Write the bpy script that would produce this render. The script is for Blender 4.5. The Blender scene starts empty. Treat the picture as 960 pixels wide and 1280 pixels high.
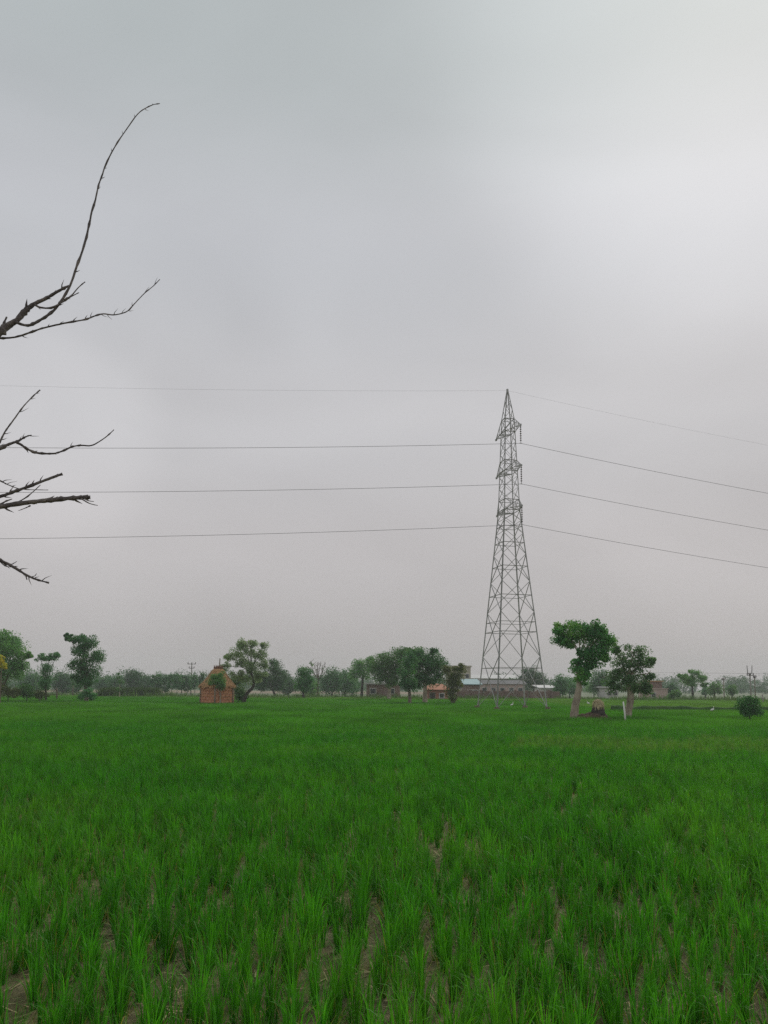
import bpy, math, random
import numpy as np
from mathutils import Vector, Matrix, noise

random.seed(7)
rng = np.random.default_rng(7)
scene = bpy.context.scene
COL = scene.collection
R = math.radians

# ---------------------------------------------------------------- camera
CAM_Z, FPX, PPY, PITCH, ROLL = 1.8, 960.0, 740.0, R(7.0), R(0.4)
fwd = Vector((0, math.cos(PITCH), math.sin(PITCH)))
up0 = Vector((0, -math.sin(PITCH), math.cos(PITCH)))
rt0 = Vector((1, 0, 0))
cright = rt0 * math.cos(ROLL) + up0 * math.sin(ROLL)
cup = up0 * math.cos(ROLL) - rt0 * math.sin(ROLL)
cam_d = bpy.data.cameras.new('camera')
cam = bpy.data.objects.new('camera', cam_d)
COL.objects.link(cam)
m = Matrix((cright, cup, -fwd)).transposed().to_4x4()
m.translation = (0, 0, CAM_Z)
cam.matrix_world = m
cam_d.sensor_fit = 'VERTICAL'
cam_d.sensor_height = 36.0
cam_d.sensor_width = 27.0
cam_d.lens = FPX / 1280 * 36
cam_d.shift_y = (PPY - 640) / 1280
cam_d.clip_start = 0.05
cam_d.clip_end = 5000
scene.camera = cam
scene.render.resolution_x, scene.render.resolution_y = 768, 1024

# ---------------------------------------------------------------- sky, sun, exposure
SUN_EL, SUN_AZ = R(41), R(29)          # azimuth measured from +Y towards +X
sun_dir = Vector((math.sin(SUN_AZ) * math.cos(SUN_EL), math.cos(SUN_AZ) * math.cos(SUN_EL), math.sin(SUN_EL)))
world = bpy.data.worlds.new('World')
scene.world = world
world.use_nodes = True
wn, wl = world.node_tree.nodes, world.node_tree.links
wn.clear()
w_out = wn.new('ShaderNodeOutputWorld')
sky = wn.new('ShaderNodeTexSky')
sky.sky_type = 'NISHITA'
sky.sun_disc = False
sky.sun_elevation = SUN_EL
sky.sun_rotation = SUN_AZ
sky.air_density, sky.dust_density = 1.0, 4.0
bg_sky = wn.new('ShaderNodeBackground')
bg_sky.inputs['Strength'].default_value = 0.05
wl.new(sky.outputs[0], bg_sky.inputs['Color'])
geo = wn.new('ShaderNodeTexCoord')
sep = wn.new('ShaderNodeSeparateXYZ')
wl.new(geo.outputs['Generated'], sep.inputs[0])
ramp = wn.new('ShaderNodeValToRGB')     # overcast cloud deck, horizon to zenith
ramp.color_ramp.interpolation = 'EASE'
els = ramp.color_ramp.elements
els[0].position, els[0].color = 0.0, (0.455, 0.432, 0.434, 1)
els[1].position, els[1].color = 1.0, (0.40, 0.435, 0.44, 1)
for p, c in ((0.16, (0.515, 0.494, 0.500, 1)), (0.33, (0.535, 0.530, 0.545, 1)), (0.52, (0.515, 0.528, 0.555, 1)), (0.68, (0.445, 0.482, 0.492, 1))):
    e = els.new(p)
    e.color = c
wl.new(sep.outputs['Z'], ramp.inputs[0])
# soft cloud structure
mp = wn.new('ShaderNodeMapping')
mp.inputs['Scale'].default_value = (1.6, 1.6, 3.4)
wl.new(geo.outputs['Generated'], mp.inputs[0])
cn = wn.new('ShaderNodeTexNoise')
cn.inputs['Scale'].default_value = 1.5
cn.inputs['Detail'].default_value = 5.0
cn.inputs['Roughness'].default_value = 0.42
cn.inputs['Distortion'].default_value = 0.5
wl.new(mp.outputs[0], cn.inputs['Vector'])
cr = wn.new('ShaderNodeMapRange')
cr.inputs['From Min'].default_value, cr.inputs['From Max'].default_value = 0.3, 0.7
cr.inputs['To Min'].default_value, cr.inputs['To Max'].default_value = 0.925, 1.075
wl.new(cn.outputs['Fac'], cr.inputs['Value'])
# brighter cloud where the sun stands behind it
dot = wn.new('ShaderNodeVectorMath')
dot.operation = 'DOT_PRODUCT'
nrm = wn.new('ShaderNodeVectorMath')
nrm.operation = 'NORMALIZE'
wl.new(geo.outputs['Generated'], nrm.inputs[0])
wl.new(nrm.outputs[0], dot.inputs[0])
dot.inputs[1].default_value = sun_dir
gl = wn.new('ShaderNodeMapRange')
gl.interpolation_type = 'SMOOTHERSTEP'
gl.inputs['From Min'].default_value, gl.inputs['From Max'].default_value = 0.92, 1.0
gl.inputs['To Min'].default_value, gl.inputs['To Max'].default_value = 0.0, 0.26
wl.new(dot.outputs['Value'], gl.inputs['Value'])
gm = wn.new('ShaderNodeMath')
gm.operation = 'ADD'
wl.new(cr.outputs[0], gm.inputs[0])
wl.new(gl.outputs[0], gm.inputs[1])
dot2 = wn.new('ShaderNodeVectorMath')
dot2.operation = 'DOT_PRODUCT'
wl.new(nrm.outputs[0], dot2.inputs[0])
dot2.inputs[1].default_value = Vector((-0.405, 0.87, 0.28)).normalized()
gl2 = wn.new('ShaderNodeMapRange')
gl2.interpolation_type = 'SMOOTHERSTEP'
gl2.inputs['From Min'].default_value, gl2.inputs['From Max'].default_value = 0.985, 1.0
gl2.inputs['To Min'].default_value, gl2.inputs['To Max'].default_value = 0.0, 0.14
wl.new(dot2.outputs['Value'], gl2.inputs['Value'])
gm2 = wn.new('ShaderNodeMath')
gm2.operation = 'ADD'
wl.new(gm.outputs[0], gm2.inputs[0])
wl.new(gl2.outputs[0], gm2.inputs[1])
vm = wn.new('ShaderNodeVectorMath')
vm.operation = 'SCALE'
wl.new(ramp.outputs[0], vm.inputs[0])
wl.new(gm2.outputs[0], vm.inputs['Scale'])
bg_cloud = wn.new('ShaderNodeBackground')
bg_cloud.inputs['Strength'].default_value = 1.05
wl.new(vm.outputs[0], bg_cloud.inputs['Color'])
mixw = wn.new('ShaderNodeMixShader')
mixw.inputs[0].default_value = 0.94
wl.new(bg_sky.outputs[0], mixw.inputs[1])
wl.new(bg_cloud.outputs[0], mixw.inputs[2])
wl.new(mixw.outputs[0], w_out.inputs['Surface'])

sun_l = bpy.data.lights.new('sun', 'SUN')
sun_l.energy = 1.5
sun_l.angle = R(25)
sun_l.color = (1.0, 0.96, 0.90)
sun = bpy.data.objects.new('sun', sun_l)
COL.objects.link(sun)
sun.rotation_euler = (-sun_dir).to_track_quat('-Z', 'Y').to_euler()
sun.location = (20, 20, 40)

scene.render.engine = 'CYCLES'
scene.view_settings.view_transform = 'Standard'
scene.view_settings.look = 'None'
scene.view_settings.exposure = 0.0
scene.view_settings.gamma = 1.0
scene.view_settings.use_curve_mapping = False
scene.cycles.use_denoising = False
scene.cycles.max_bounces = 8
scene.cycles.diffuse_bounces = 4
scene.cycles.volume_bounces = 1
scene.cycles.transparent_max_bounces = 8

# ---------------------------------------------------------------- projection helpers (photo is 960 x 1280)
CAMP = Vector((0, 0, CAM_Z))
CANOPY = 0.31


def ray(px, py):
    return fwd + cright * ((px - 480) / FPX) + cup * ((PPY - py) / FPX)


def gp(px, py, z=CANOPY):
    d = ray(px, py)
    p = CAMP + d * ((z - CAM_Z) / d.z)
    return Vector((p.x, p.y, 0))


def at_y(px, py, Y):
    d = ray(px, py)
    return CAMP + d * (Y / d.y)


def mpp(Y):
    return Y / FPX * 1.0


# ---------------------------------------------------------------- material helpers
def new_mat(name):
    mt = bpy.data.materials.new(name)
    mt.use_nodes = True
    nt = mt.node_tree
    b = nt.nodes['Principled BSDF']
    return mt, nt, b


def noise_col(nt, cols, scale, coord='Object', detail=5, rough=0.6, stretch=None):
    n, l = nt.nodes, nt.links
    tc = n.new('ShaderNodeTexCoord') if coord != 'World' else n.new('ShaderNodeNewGeometry')
    src = tc.outputs[coord] if coord != 'World' else tc.outputs['Position']
    if stretch:
        mpn = n.new('ShaderNodeMapping')
        mpn.inputs['Scale'].default_value = stretch
        l.new(src, mpn.inputs[0])
        src = mpn.outputs[0]
    t = n.new('ShaderNodeTexNoise')
    t.inputs['Scale'].default_value = scale
    t.inputs['Detail'].default_value = detail
    t.inputs['Roughness'].default_value = rough
    l.new(src, t.inputs['Vector'])
    r = n.new('ShaderNodeValToRGB')
    e = r.color_ramp.elements
    k = len(cols)
    e[0].position, e[0].color = 0.3, (*cols[0], 1)
    e[1].position, e[1].color = 0.7, (*cols[-1], 1)
    for i in range(1, k - 1):
        x = e.new(0.3 + 0.4 * i / (k - 1))
        x.color = (*cols[i], 1)
    l.new(t.outputs['Fac'], r.inputs[0])
    return r.outputs[0], t


def simple(name, cols, scale=6, rough=0.85, bump=0.0, coord='Object', stretch=None, metallic=0.0):
    mt, nt, b = new_mat(name)
    c, t = noise_col(nt, cols, scale, coord, stretch=stretch)
    nt.links.new(c, b.inputs['Base Color'])
    b.inputs['Roughness'].default_value = rough
    b.inputs['Metallic'].default_value = metallic
    if bump:
        bp = nt.nodes.new('ShaderNodeBump')
        bp.inputs['Strength'].default_value = bump
        bp.inputs['Distance'].default_value = 0.05
        nt.links.new(t.outputs['Fac'], bp.inputs['Height'])
        nt.links.new(bp.outputs[0], b.inputs['Normal'])
    return mt


def leaf_mat(name, cols, scale=0.5, trans=0.35, tcol=None, coord='World', rough=0.5):
    """thin leaf: reflecting and letting light through; colours vary by plant and from place to place"""
    mt, nt, b = new_mat(name)
    n, l = nt.nodes, nt.links
    c, t = noise_col(nt, cols, scale, coord, detail=3)
    oi = n.new('ShaderNodeObjectInfo')
    isl = n.new('ShaderNodeNewGeometry')
    ad = n.new('ShaderNodeMath')
    ad.operation = 'ADD'
    l.new(oi.outputs['Random'], ad.inputs[0])
    l.new(isl.outputs['Random Per Island'], ad.inputs[1])
    mr = n.new('ShaderNodeMapRange')
    mr.inputs['From Max'].default_value = 2.0
    mr.inputs['To Min'].default_value, mr.inputs['To Max'].default_value = 0.40, 1.60
    l.new(ad.outputs[0], mr.inputs['Value'])
    sc = n.new('ShaderNodeVectorMath')
    sc.operation = 'SCALE'
    l.new(c, sc.inputs[0])
    l.new(mr.outputs[0], sc.inputs['Scale'])
    l.new(sc.outputs[0], b.inputs['Base Color'])
    b.inputs['Roughness'].default_value = rough
    b.inputs['Specular IOR Level'].default_value = 0.14
    tr = n.new('ShaderNodeBsdfTranslucent')
    hs = n.new('ShaderNodeMix')
    hs.data_type = 'RGBA'
    hs.blend_type = 'MULTIPLY'
    hs.inputs[0].default_value = 1.0
    l.new(sc.outputs[0], hs.inputs[6])
    hs.inputs[7].default_value = (*(tcol or (1.3, 1.25, 0.5)), 1)
    l.new(hs.outputs[2], tr.inputs['Color'])
    mx = n.new('ShaderNodeMixShader')
    mx.inputs[0].default_value = trans
    l.new(b.outputs[0], mx.inputs[1])
    l.new(tr.outputs[0], mx.inputs[2])
    l.new(mx.outputs[0], n['Material Output'].inputs['Surface'])
    return mt


M = {}
M['rice'] = leaf_mat('rice_leaf', [(0.042, 0.238, 0.013), (0.060, 0.272, 0.016), (0.100, 0.325, 0.024)], 0.35, 0.45, (1.35, 1.3, 0.5), rough=0.45)
M['rice_dry'] = leaf_mat('rice_leaf_dry', [(0.20, 0.26, 0.05), (0.34, 0.30, 0.10)], 3.0)
M['rice_far'] = leaf_mat('rice_leaf_far', [(0.056, 0.235, 0.022), (0.072, 0.258, 0.027), (0.098, 0.280, 0.034)], 0.06, 0.45)
M['rice_pale'] = leaf_mat('rice_leaf_pale', [(0.105, 0.262, 0.052), (0.135, 0.290, 0.062)], 0.05, 0.45)
M['rice_straw'] = leaf_mat('rice_leaf_yellowing', [(0.10, 0.28, 0.034), (0.16, 0.32, 0.06)], 0.5, 0.4)
M['leaf_dark'] = leaf_mat('leaf_dark', [(0.050, 0.168, 0.074), (0.077, 0.235, 0.084), (0.108, 0.293, 0.087)], 0.8, 0.3)
M['leaf_mid'] = leaf_mat('leaf_mid', [(0.081, 0.223, 0.082), (0.121, 0.285, 0.093), (0.164, 0.339, 0.100)], 0.7, 0.3)
M['leaf_bright'] = leaf_mat('leaf_bright', [(0.043, 0.167, 0.064), (0.075, 0.254, 0.067), (0.189, 0.392, 0.061)], 0.9, 0.3)
M['leaf_olive'] = leaf_mat('leaf_olive', [(0.095, 0.135, 0.051), (0.135, 0.176, 0.062), (0.169, 0.196, 0.074)], 0.9, 0.3)
M['leaf_blue'] = leaf_mat('leaf_blue', [(0.069, 0.190, 0.088), (0.094, 0.236, 0.101), (0.128, 0.281, 0.109)], 0.5, 0.2)
M['leaf_airy'] = leaf_mat('leaf_airy', [(0.20, 0.30, 0.16), (0.26, 0.37, 0.18), (0.31, 0.39, 0.20)], 0.9, 0.45, (1.1, 1.15, 0.8))
M['leaf_open'] = leaf_mat('leaf_open', [(0.13, 0.28, 0.13), (0.17, 0.34, 0.15), (0.22, 0.38, 0.165)], 0.9, 0.45, (1.2, 1.2, 0.7))
M['leaf_yellow'] = leaf_mat('leaf_yellow', [(0.60, 0.36, 0.03), (0.55, 0.56, 0.05), (0.28, 0.42, 0.06)], 1.5, 0.3, (1.1, 1.0, 0.4))
M['bark'] = simple('bark_brown', [(0.10, 0.075, 0.055), (0.17, 0.14, 0.10), (0.24, 0.20, 0.15)], 5, 0.95, 0.6, stretch=(1, 1, 0.25))
M['bark_pale'] = simple('bark_pale', [(0.20, 0.155, 0.12), (0.36, 0.30, 0.23), (0.50, 0.44, 0.36)], 3.2, 0.95, 0.6, stretch=(1, 1, 0.4))
M['bark_dark'] = simple('bark_dark', [(0.035, 0.03, 0.025), (0.07, 0.06, 0.05)], 5, 0.95, 0.5, stretch=(1, 1, 0.25))
M['bark_white'] = simple('bark_whitewashed', [(0.40, 0.38, 0.33), (0.60, 0.57, 0.50)], 3, 0.9, 0.2)
M['twig'] = simple('twig_bark', [(0.065, 0.055, 0.055), (0.13, 0.112, 0.108), (0.26, 0.225, 0.205)], 14, 0.9, 0.5, stretch=(1, 1, 1))
M['steel'] = simple('galvanised_steel', [(0.28, 0.28, 0.275), (0.46, 0.46, 0.45)], 1.2, 0.6, 0.0, metallic=0.25)
M['porcelain'] = simple('brown_porcelain', [(0.05, 0.03, 0.025), (0.08, 0.05, 0.04)], 4, 0.3)
M['wire'] = simple('weathered_aluminium', [(0.10, 0.10, 0.105), (0.13, 0.13, 0.135)], 3, 0.6, metallic=0.4)
M['concrete'] = simple('concrete', [(0.24, 0.22, 0.19), (0.38, 0.35, 0.31)], 4, 0.95, 0.3)
M['footing'] = simple('earthy_concrete', [(0.13, 0.10, 0.07), (0.22, 0.17, 0.12)], 4, 0.95, 0.4)
M['straw'] = simple('straw_thatch', [(0.32, 0.17, 0.075), (0.50, 0.28, 0.125), (0.60, 0.38, 0.19)], 7, 0.95, 0.5)
M['straw_pale'] = simple('straw_pale', [(0.46, 0.38, 0.22), (0.66, 0.57, 0.36)], 8, 0.95, 0.5)
M['hut_wall'] = simple('hut_clay_cake', [(0.36, 0.135, 0.070), (0.50, 0.205, 0.105), (0.60, 0.31, 0.17)], 1.6, 0.95, 0.5)
M['hut_core'] = simple('hut_inner', [(0.20, 0.085, 0.055), (0.28, 0.12, 0.08)], 3, 0.95)
M['wood_grey'] = simple('weathered_wood', [(0.20, 0.17, 0.13), (0.34, 0.30, 0.24)], 4, 0.9, 0.3, stretch=(1, 1, 0.2))
M['white'] = simple('white_paint', [(0.66, 0.65, 0.61), (0.80, 0.79, 0.76)], 3, 0.8)
M['feather'] = simple('white_feather', [(0.72, 0.72, 0.68), (0.82, 0.82, 0.80)], 8, 0.8)
M['beak'] = simple('yellow_beak', [(0.55, 0.30, 0.04), (0.6, 0.36, 0.05)], 8, 0.5)
M['black_leg'] = simple('dark_leg', [(0.03, 0.03, 0.025), (0.05, 0.05, 0.04)], 8, 0.7)
M['earth'] = simple('brown_earth', [(0.05, 0.032, 0.018), (0.11, 0.072, 0.042)], 3.5, 1.0, 0.7)
M['earth_dry'] = simple('dry_earth', [(0.22, 0.175, 0.12), (0.32, 0.26, 0.19)], 0.3, 1.0, 0.3, coord='World')
M['brick'] = simple('brick_far', [(0.30, 0.13, 0.08), (0.42, 0.20, 0.13)], 0.9, 0.95, coord='World')
M['brick_brown'] = simple('brick_brown', [(0.16, 0.105, 0.085), (0.26, 0.18, 0.15)], 0.5, 0.95, coord='World')
M['roof_orange'] = simple('roof_tile_orange', [(0.40, 0.16, 0.09), (0.50, 0.24, 0.15)], 0.8, 0.9, coord='World')
M['roof_dark'] = simple('roof_sheet_dark', [(0.075, 0.075, 0.08), (0.13, 0.13, 0.135)], 0.6, 0.8, coord='World')
M['roof_pale'] = simple('roof_sheet_pale', [(0.48, 0.47, 0.46), (0.60, 0.59, 0.58)], 0.5, 0.7, coord='World')
M['roof_teal'] = simple('roof_sheet_teal', [(0.22, 0.36, 0.38), (0.32, 0.46, 0.47)], 0.5, 0.7, coord='World')
M['plaster_pink'] = simple('plaster_pink', [(0.46, 0.33, 0.29), (0.58, 0.44, 0.40)], 0.5, 0.95, coord='World')
M['plaster_beige'] = simple('plaster_beige', [(0.38, 0.34, 0.25), (0.50, 0.46, 0.35)], 0.4, 0.95, coord='World')
M['plaster_white'] = simple('plaster_white', [(0.52, 0.50, 0.47), (0.68, 0.66, 0.63)], 0.4, 0.95, coord='World')
M['glass'] = simple('window_dark', [(0.03, 0.035, 0.04), (0.05, 0.055, 0.06)], 1.0, 0.2)


# ---------------------------------------------------------------- mesh helpers
def np_mesh(name, v, f):
    v = np.asarray(v, dtype=np.float32)
    f = np.asarray(f, dtype=np.int32)
    k = f.shape[1]
    me = bpy.data.meshes.new(name)
    me.vertices.add(len(v))
    me.vertices.foreach_set('co', v.ravel())
    me.loops.add(f.size)
    me.loops.foreach_set('vertex_index', f.ravel())
    me.polygons.add(len(f))
    me.polygons.foreach_set('loop_start', np.arange(len(f), dtype=np.int32) * k)
    me.update(calc_edges=True)
    return me


class MB:
    """collects verts and faces of any size for one mesh object"""

    def __init__(self):
        self.v, self.f, self.smooth = [], [], []

    def add(self, vs, fs, smooth=False):
        o = len(self.v)
        self.v += [tuple(x) for x in vs]
        self.f += [tuple(i + o for i in q) for q in fs]
        self.smooth += [smooth] * len(fs)

    def box(self, c, s, rz=0.0, top=1.0):
        cx, cy, cz = c
        hx, hy, hz = s[0] / 2, s[1] / 2, s[2] / 2
        ca, sa = math.cos(rz), math.sin(rz)
        vs = []
        for z, k in ((-hz, 1), (hz, top)):
            for x, y in ((-hx, -hy), (hx, -hy), (hx, hy), (-hx, hy)):
                x, y = x * k, y * k
                vs.append((cx + x * ca - y * sa, cy + x * sa + y * ca, cz + z))
        self.add(vs, [(3, 2, 1, 0), (4, 5, 6, 7), (0, 1, 5, 4), (1, 2, 6, 5), (2, 3, 7, 6), (3, 0, 4, 7)])

    def tube(self, pts, rad, n=8, caps=True, jitter=0.0):
        pts = [Vector(p) for p in pts]
        k = len(pts)
        rings = []
        ref = Vector((0.31, 0.77, 0.55))
        for i, p in enumerate(pts):
            t = (pts[min(i + 1, k - 1)] - pts[max(i - 1, 0)]).normalized()
            a = t.cross(ref)
            if a.length < 1e-3:
                a = t.cross(Vector((1, 0, 0)))
            a.normalize()
            b = t.cross(a)
            r = rad[i]
            for j in range(n):
                th = 2 * math.pi * j / n
                rr = r * (1 + random.uniform(-jitter, jitter))
                rings.append(p + (a * math.cos(th) + b * math.sin(th)) * rr)
        fs = []
        for i in range(k - 1):
            for j in range(n):
                j2 = (j + 1) % n
                fs.append((i * n + j, i * n + j2, (i + 1) * n + j2, (i + 1) * n + j))
        if caps:
            fs.append(tuple(reversed(range(n))))
            fs.append(tuple((k - 1) * n + j for j in range(n)))
        self.add(rings, fs, True)

    def angle_bar(self, a, b, w, t, ref):
        """steel angle: an L profile from a to b"""
        a, b = Vector(a), Vector(b)
        d = (b - a).normalized()
        x = ref - d * ref.dot(d)
        if x.length < 1e-4:
            x = Vector((1, 0, 0)) - d * d.x
        x.normalize()
        y = d.cross(x)
        prof = [(0, 0), (w, 0), (w, t), (t, t), (t, w), (0, w)]
        vs = [p + x * (u - w / 2) + y * (q - w / 2) for p in (a, b) for u, q in prof]
        fs = [(i, (i + 1) % 6, 6 + (i + 1) % 6, 6 + i) for i in range(6)] + [(5, 4, 3, 2, 1, 0), (6, 7, 8, 9, 10, 11)]
        self.add(vs, fs)

    def build(self, name, mat, parent=None, loc=None):
        me = bpy.data.meshes.new(name)
        me.from_pydata(self.v, [], self.f)
        me.polygons.foreach_set('use_smooth', self.smooth)
        me.update()
        return link(name, me, mat, parent, loc)


def link(name, me, mat, parent=None, loc=None):
    if mat is not None and not me.materials:
        me.materials.append(M[mat] if isinstance(mat, str) else mat)
    o = bpy.data.objects.new(name, me)
    COL.objects.link(o)
    if parent is not None:
        o.parent = parent
    if loc is not None:
        o.location = loc
    return o


def tag(o, label=None, cat=None, group=None, kind=None):
    if label:
        o['label'] = label
    if cat:
        o['category'] = cat
    if group:
        o['group'] = group
    if kind:
        o['kind'] = kind
    return o


def thing(name, label, cat, loc, group=None, rz=0.0):
    o = bpy.data.objects.new(name, None)
    COL.objects.link(o)
    o.location = loc
    o.rotation_euler = (0, 0, rz)
    o.empty_display_size = 0.3
    return tag(o, label, cat, group)


def smooth_path(pts, rad, sub=4):
    """Catmull-Rom through the points, radii interpolated"""
    P = [Vector(p) for p in pts]
    out, ro = [], []
    n = len(P)
    for i in range(n - 1):
        p0, p1, p2, p3 = P[max(i - 1, 0)], P[i], P[i + 1], P[min(i + 2, n - 1)]
        for s in range(sub):
            t = s / sub
            out.append(0.5 * ((2 * p1) + (p2 - p0) * t + (2 * p0 - 5 * p1 + 4 * p2 - p3) * t * t + (3 * p1 - p0 - 3 * p2 + p3) * t ** 3))
            ro.append(rad[i] + (rad[i + 1] - rad[i]) * t)
    out.append(P[-1])
    ro.append(rad[-1])
    return out, ro


# ---------------------------------------------------------------- ground
EXT = 640.0
gx = np.unique(np.concatenate([np.linspace(-9, 9, 180), np.linspace(-40, 40, 60), np.linspace(-EXT, EXT, 60)]))
gy = np.unique(np.concatenate([np.linspace(3, 16, 150), np.linspace(-20, 60, 90), np.linspace(-EXT, EXT, 60)]))
GX, GY = np.meshgrid(gx, gy)
gz = np.zeros_like(GX)
for j in range(GX.shape[0]):
    for i in range(GX.shape[1]):
        x, y = GX[j, i], GY[j, i]
        if abs(x) < 10 and 2.5 < y < 17:
            gz[j, i] = 0.030 * noise.noise((x * 2.3, y * 2.3, 0)) + 0.028 * noise.noise((x * 7, y * 7, 3)) + 0.030 * noise.noise((x * 19, y * 19, 5))
gv = np.stack([GX.ravel(), GY.ravel(), gz.ravel()], 1)
nx, ny = len(gx), len(gy)
ii = (np.arange(ny - 1)[:, None] * nx + np.arange(nx - 1)[None, :]).ravel()
gf = np.stack([ii, ii + 1, ii + nx + 1, ii + nx], 1)
gme = np_mesh('ground', gv, gf)
gme.polygons.foreach_set('use_smooth', np.ones(len(gf), dtype=bool))
mt, nt, b = new_mat('paddy_mud')
n_, l_ = nt.nodes, nt.links
c1, t1 = noise_col(nt, [(0.050, 0.042, 0.015), (0.205, 0.180, 0.070), (0.42, 0.38, 0.18)], 16.0, 'World', 12, 0.78)
c2, t2 = noise_col(nt, [(0.15, 0.12, 0.055), (0.15, 0.145, 0.030)], 0.9, 'World', 4)
mx = n_.new('ShaderNodeMix')
mx.data_type = 'RGBA'
mrm = n_.new('ShaderNodeMapRange')
mrm.inputs['From Min'].default_value, mrm.inputs['From Max'].default_value = 0.45, 0.65
l_.new(t2.outputs['Fac'], mrm.inputs['Value'])
mm = n_.new('ShaderNodeMath')
mm.operation = 'MULTIPLY'
mm.inputs[1].default_value = 0.55
l_.new(mrm.outputs[0], mm.inputs[0])
l_.new(mm.outputs[0], mx.inputs[0])
l_.new(c1, mx.inputs[6])
l_.new(c2, mx.inputs[7])
# far from the paddy the open ground is grass
gpos = n_.new('ShaderNodeNewGeometry')
ln = n_.new('ShaderNodeVectorMath')
ln.operation = 'LENGTH'
l_.new(gpos.outputs['Position'], ln.inputs[0])
far = n_.new('ShaderNodeMapRange')
far.inputs['From Min'].default_value, far.inputs['From Max'].default_value = 90, 130
l_.new(ln.outputs['Value'], far.inputs['Value'])
c3, t3 = noise_col(nt, [(0.045, 0.090, 0.022), (0.080, 0.120, 0.035), (0.13, 0.13, 0.06)], 0.05, 'World', 5)
mx2 = n_.new('ShaderNodeMix')
mx2.data_type = 'RGBA'
l_.new(far.outputs[0], mx2.inputs[0])
l_.new(mx.outputs[2], mx2.inputs[6])
l_.new(c3, mx2.inputs[7])
l_.new(mx2.outputs[2], b.inputs['Base Color'])
rr = n_.new('ShaderNodeMapRange')
rr.inputs['From Min'].default_value, rr.inputs['From Max'].default_value = 0.35, 0.6
rr.inputs['To Min'].default_value, rr.inputs['To Max'].default_value = 0.6, 0.95
l_.new(t2.outputs['Fac'], rr.inputs['Value'])
l_.new(rr.outputs[0], b.inputs['Roughness'])
bp = n_.new('ShaderNodeBump')
bp.inputs['Strength'].default_value = 1.0
bp.inputs['Distance'].default_value = 0.06
l_.new(t1.outputs['Fac'], bp.inputs['Height'])
l_.new(bp.outputs[0], b.inputs['Normal'])
M['mud'] = mt
tag(link('ground', gme, 'mud'), 'muddy brown paddy soil running out to a grassy plain', 'ground', kind='structure')


def hump(name, x0, x1, d, y0, w, h, mat, label, cat, rough=0.4):
    """a low earth ridge lying along x"""
    n = 90
    vs, fs = [], []
    for i in range(n + 1):
        x = x0 + (x1 - x0) * i / n
        yc = y0 + d * (i / n)
        for k in range(7):
            u = k / 6 - 0.5
            hh = h * math.cos(u * math.pi) * (1 + rough * noise.noise((x * 0.8, k * 0.7, y0)))
            vs.append((x, yc + u * w, hh - 0.02))
    for i in range(n):
        for k in range(6):
            a = i * 7 + k
            fs.append((a, a + 7, a + 8, a + 1))
    mb = MB()
    mb.add(vs, fs, True)
    return tag(mb.build(name, mat), label, cat, kind='structure')


M['bund'] = simple('grassy_bund', [(0.030, 0.085, 0.018), (0.045, 0.11, 0.022), (0.07, 0.12, 0.03)], 0.8, 1.0, 0.5, coord='World')
yb = gp(860, 886).y
hump('field_bund', 16.5, 60, 5, yb - 1.0, 0.4, 0.50, 'bund', 'dark grassy bund across the right side of the paddy', 'bund')
yp = gp(220, 868.0, 0).y
hump('dirt_track', -110, 12, 8, yp + 30, 12, 0.55, 'earth_dry', 'pale dry earth track along the far field edge', 'track', 0.1)


# ---------------------------------------------------------------- rice
def blades(n, base_r, hmin, hmax, width, segs, lean, droop, spread_pow=0.6, cx=0.0, cy=0.0, gen=rng):
    """n curved grass blades as quad strips (vectorised)"""
    ang = gen.uniform(0, 2 * np.pi, n)
    br = base_r * gen.uniform(0, 1, n) ** spread_pow
    bx, by = cx + br * np.cos(ang), cy + br * np.sin(ang)
    dirn = ang + gen.normal(0, 0.5, n)
    L = gen.uniform(hmin, hmax, n)
    ln_ = np.abs(gen.normal(lean, lean * 0.5, n))
    dr = np.abs(gen.normal(droop, droop * 0.6, n))
    tw = gen.uniform(0, np.pi, n)
    wd = width * gen.uniform(0.7, 1.25, n)
    V = np.zeros((n, segs + 1, 2, 3))
    x, y, z = bx.copy(), by.copy(), np.zeros(n)
    a = ln_.copy()
    for s in range(segs + 1):
        t = s / segs
        w = wd * (0.55 + 0.9 * t) * (1 - t ** 2.2) if s < segs else wd * 0.03
        face = dirn + np.pi / 2 + (tw - np.pi / 2) * 0.5
        wx, wy = np.cos(face) * w / 2, np.sin(face) * w / 2
        V[:, s, 0] = np.stack([x - wx, y - wy, z], 1)
        V[:, s, 1] = np.stack([x + wx, y + wy, z], 1)
        st = L / segs
        x = x + np.sin(a) * np.cos(dirn) * st
        y = y + np.sin(a) * np.sin(dirn) * st
        z = z + np.cos(a) * st
        a = a + dr * (t ** 2.4) * 4.6 / segs
    V = V.reshape(-1, 3)
    base = np.arange(n)[:, None] * (segs + 1) * 2 + np.arange(segs)[None, :] * 2
    b0 = base.ravel()
    F = np.stack([b0, b0 + 1, b0 + 3, b0 + 2], 1)
    return V, F


def clump_mesh(seed):
    g = np.random.default_rng(seed)
    n = int(g.integers(24, 35))
    v1, f1 = blades(n, 0.024, 0.17, 0.40, 0.0074, 8, 0.10, 1.35, gen=g)
    v2, f2 = blades(12, 0.035, 0.10, 0.24, 0.007, 8, 0.55, 0.5, gen=g)
    me = np_mesh('rice_clump', np.concatenate([v1, v2]), np.concatenate([f1, f2 + len(v1)]))
    me.materials.append(M['rice'])
    me.materials.append(M['rice_dry'])
    mi = np.zeros(len(f1) + len(f2), dtype=np.int32)
    mi[len(f1):] = np.repeat(g.uniform(0, 1, 12) < 0.45, 8)
    me.polygons.foreach_set('material_index', mi)
    me.polygons.foreach_set('use_smooth', np.ones(len(mi), dtype=bool))
    return me


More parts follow.
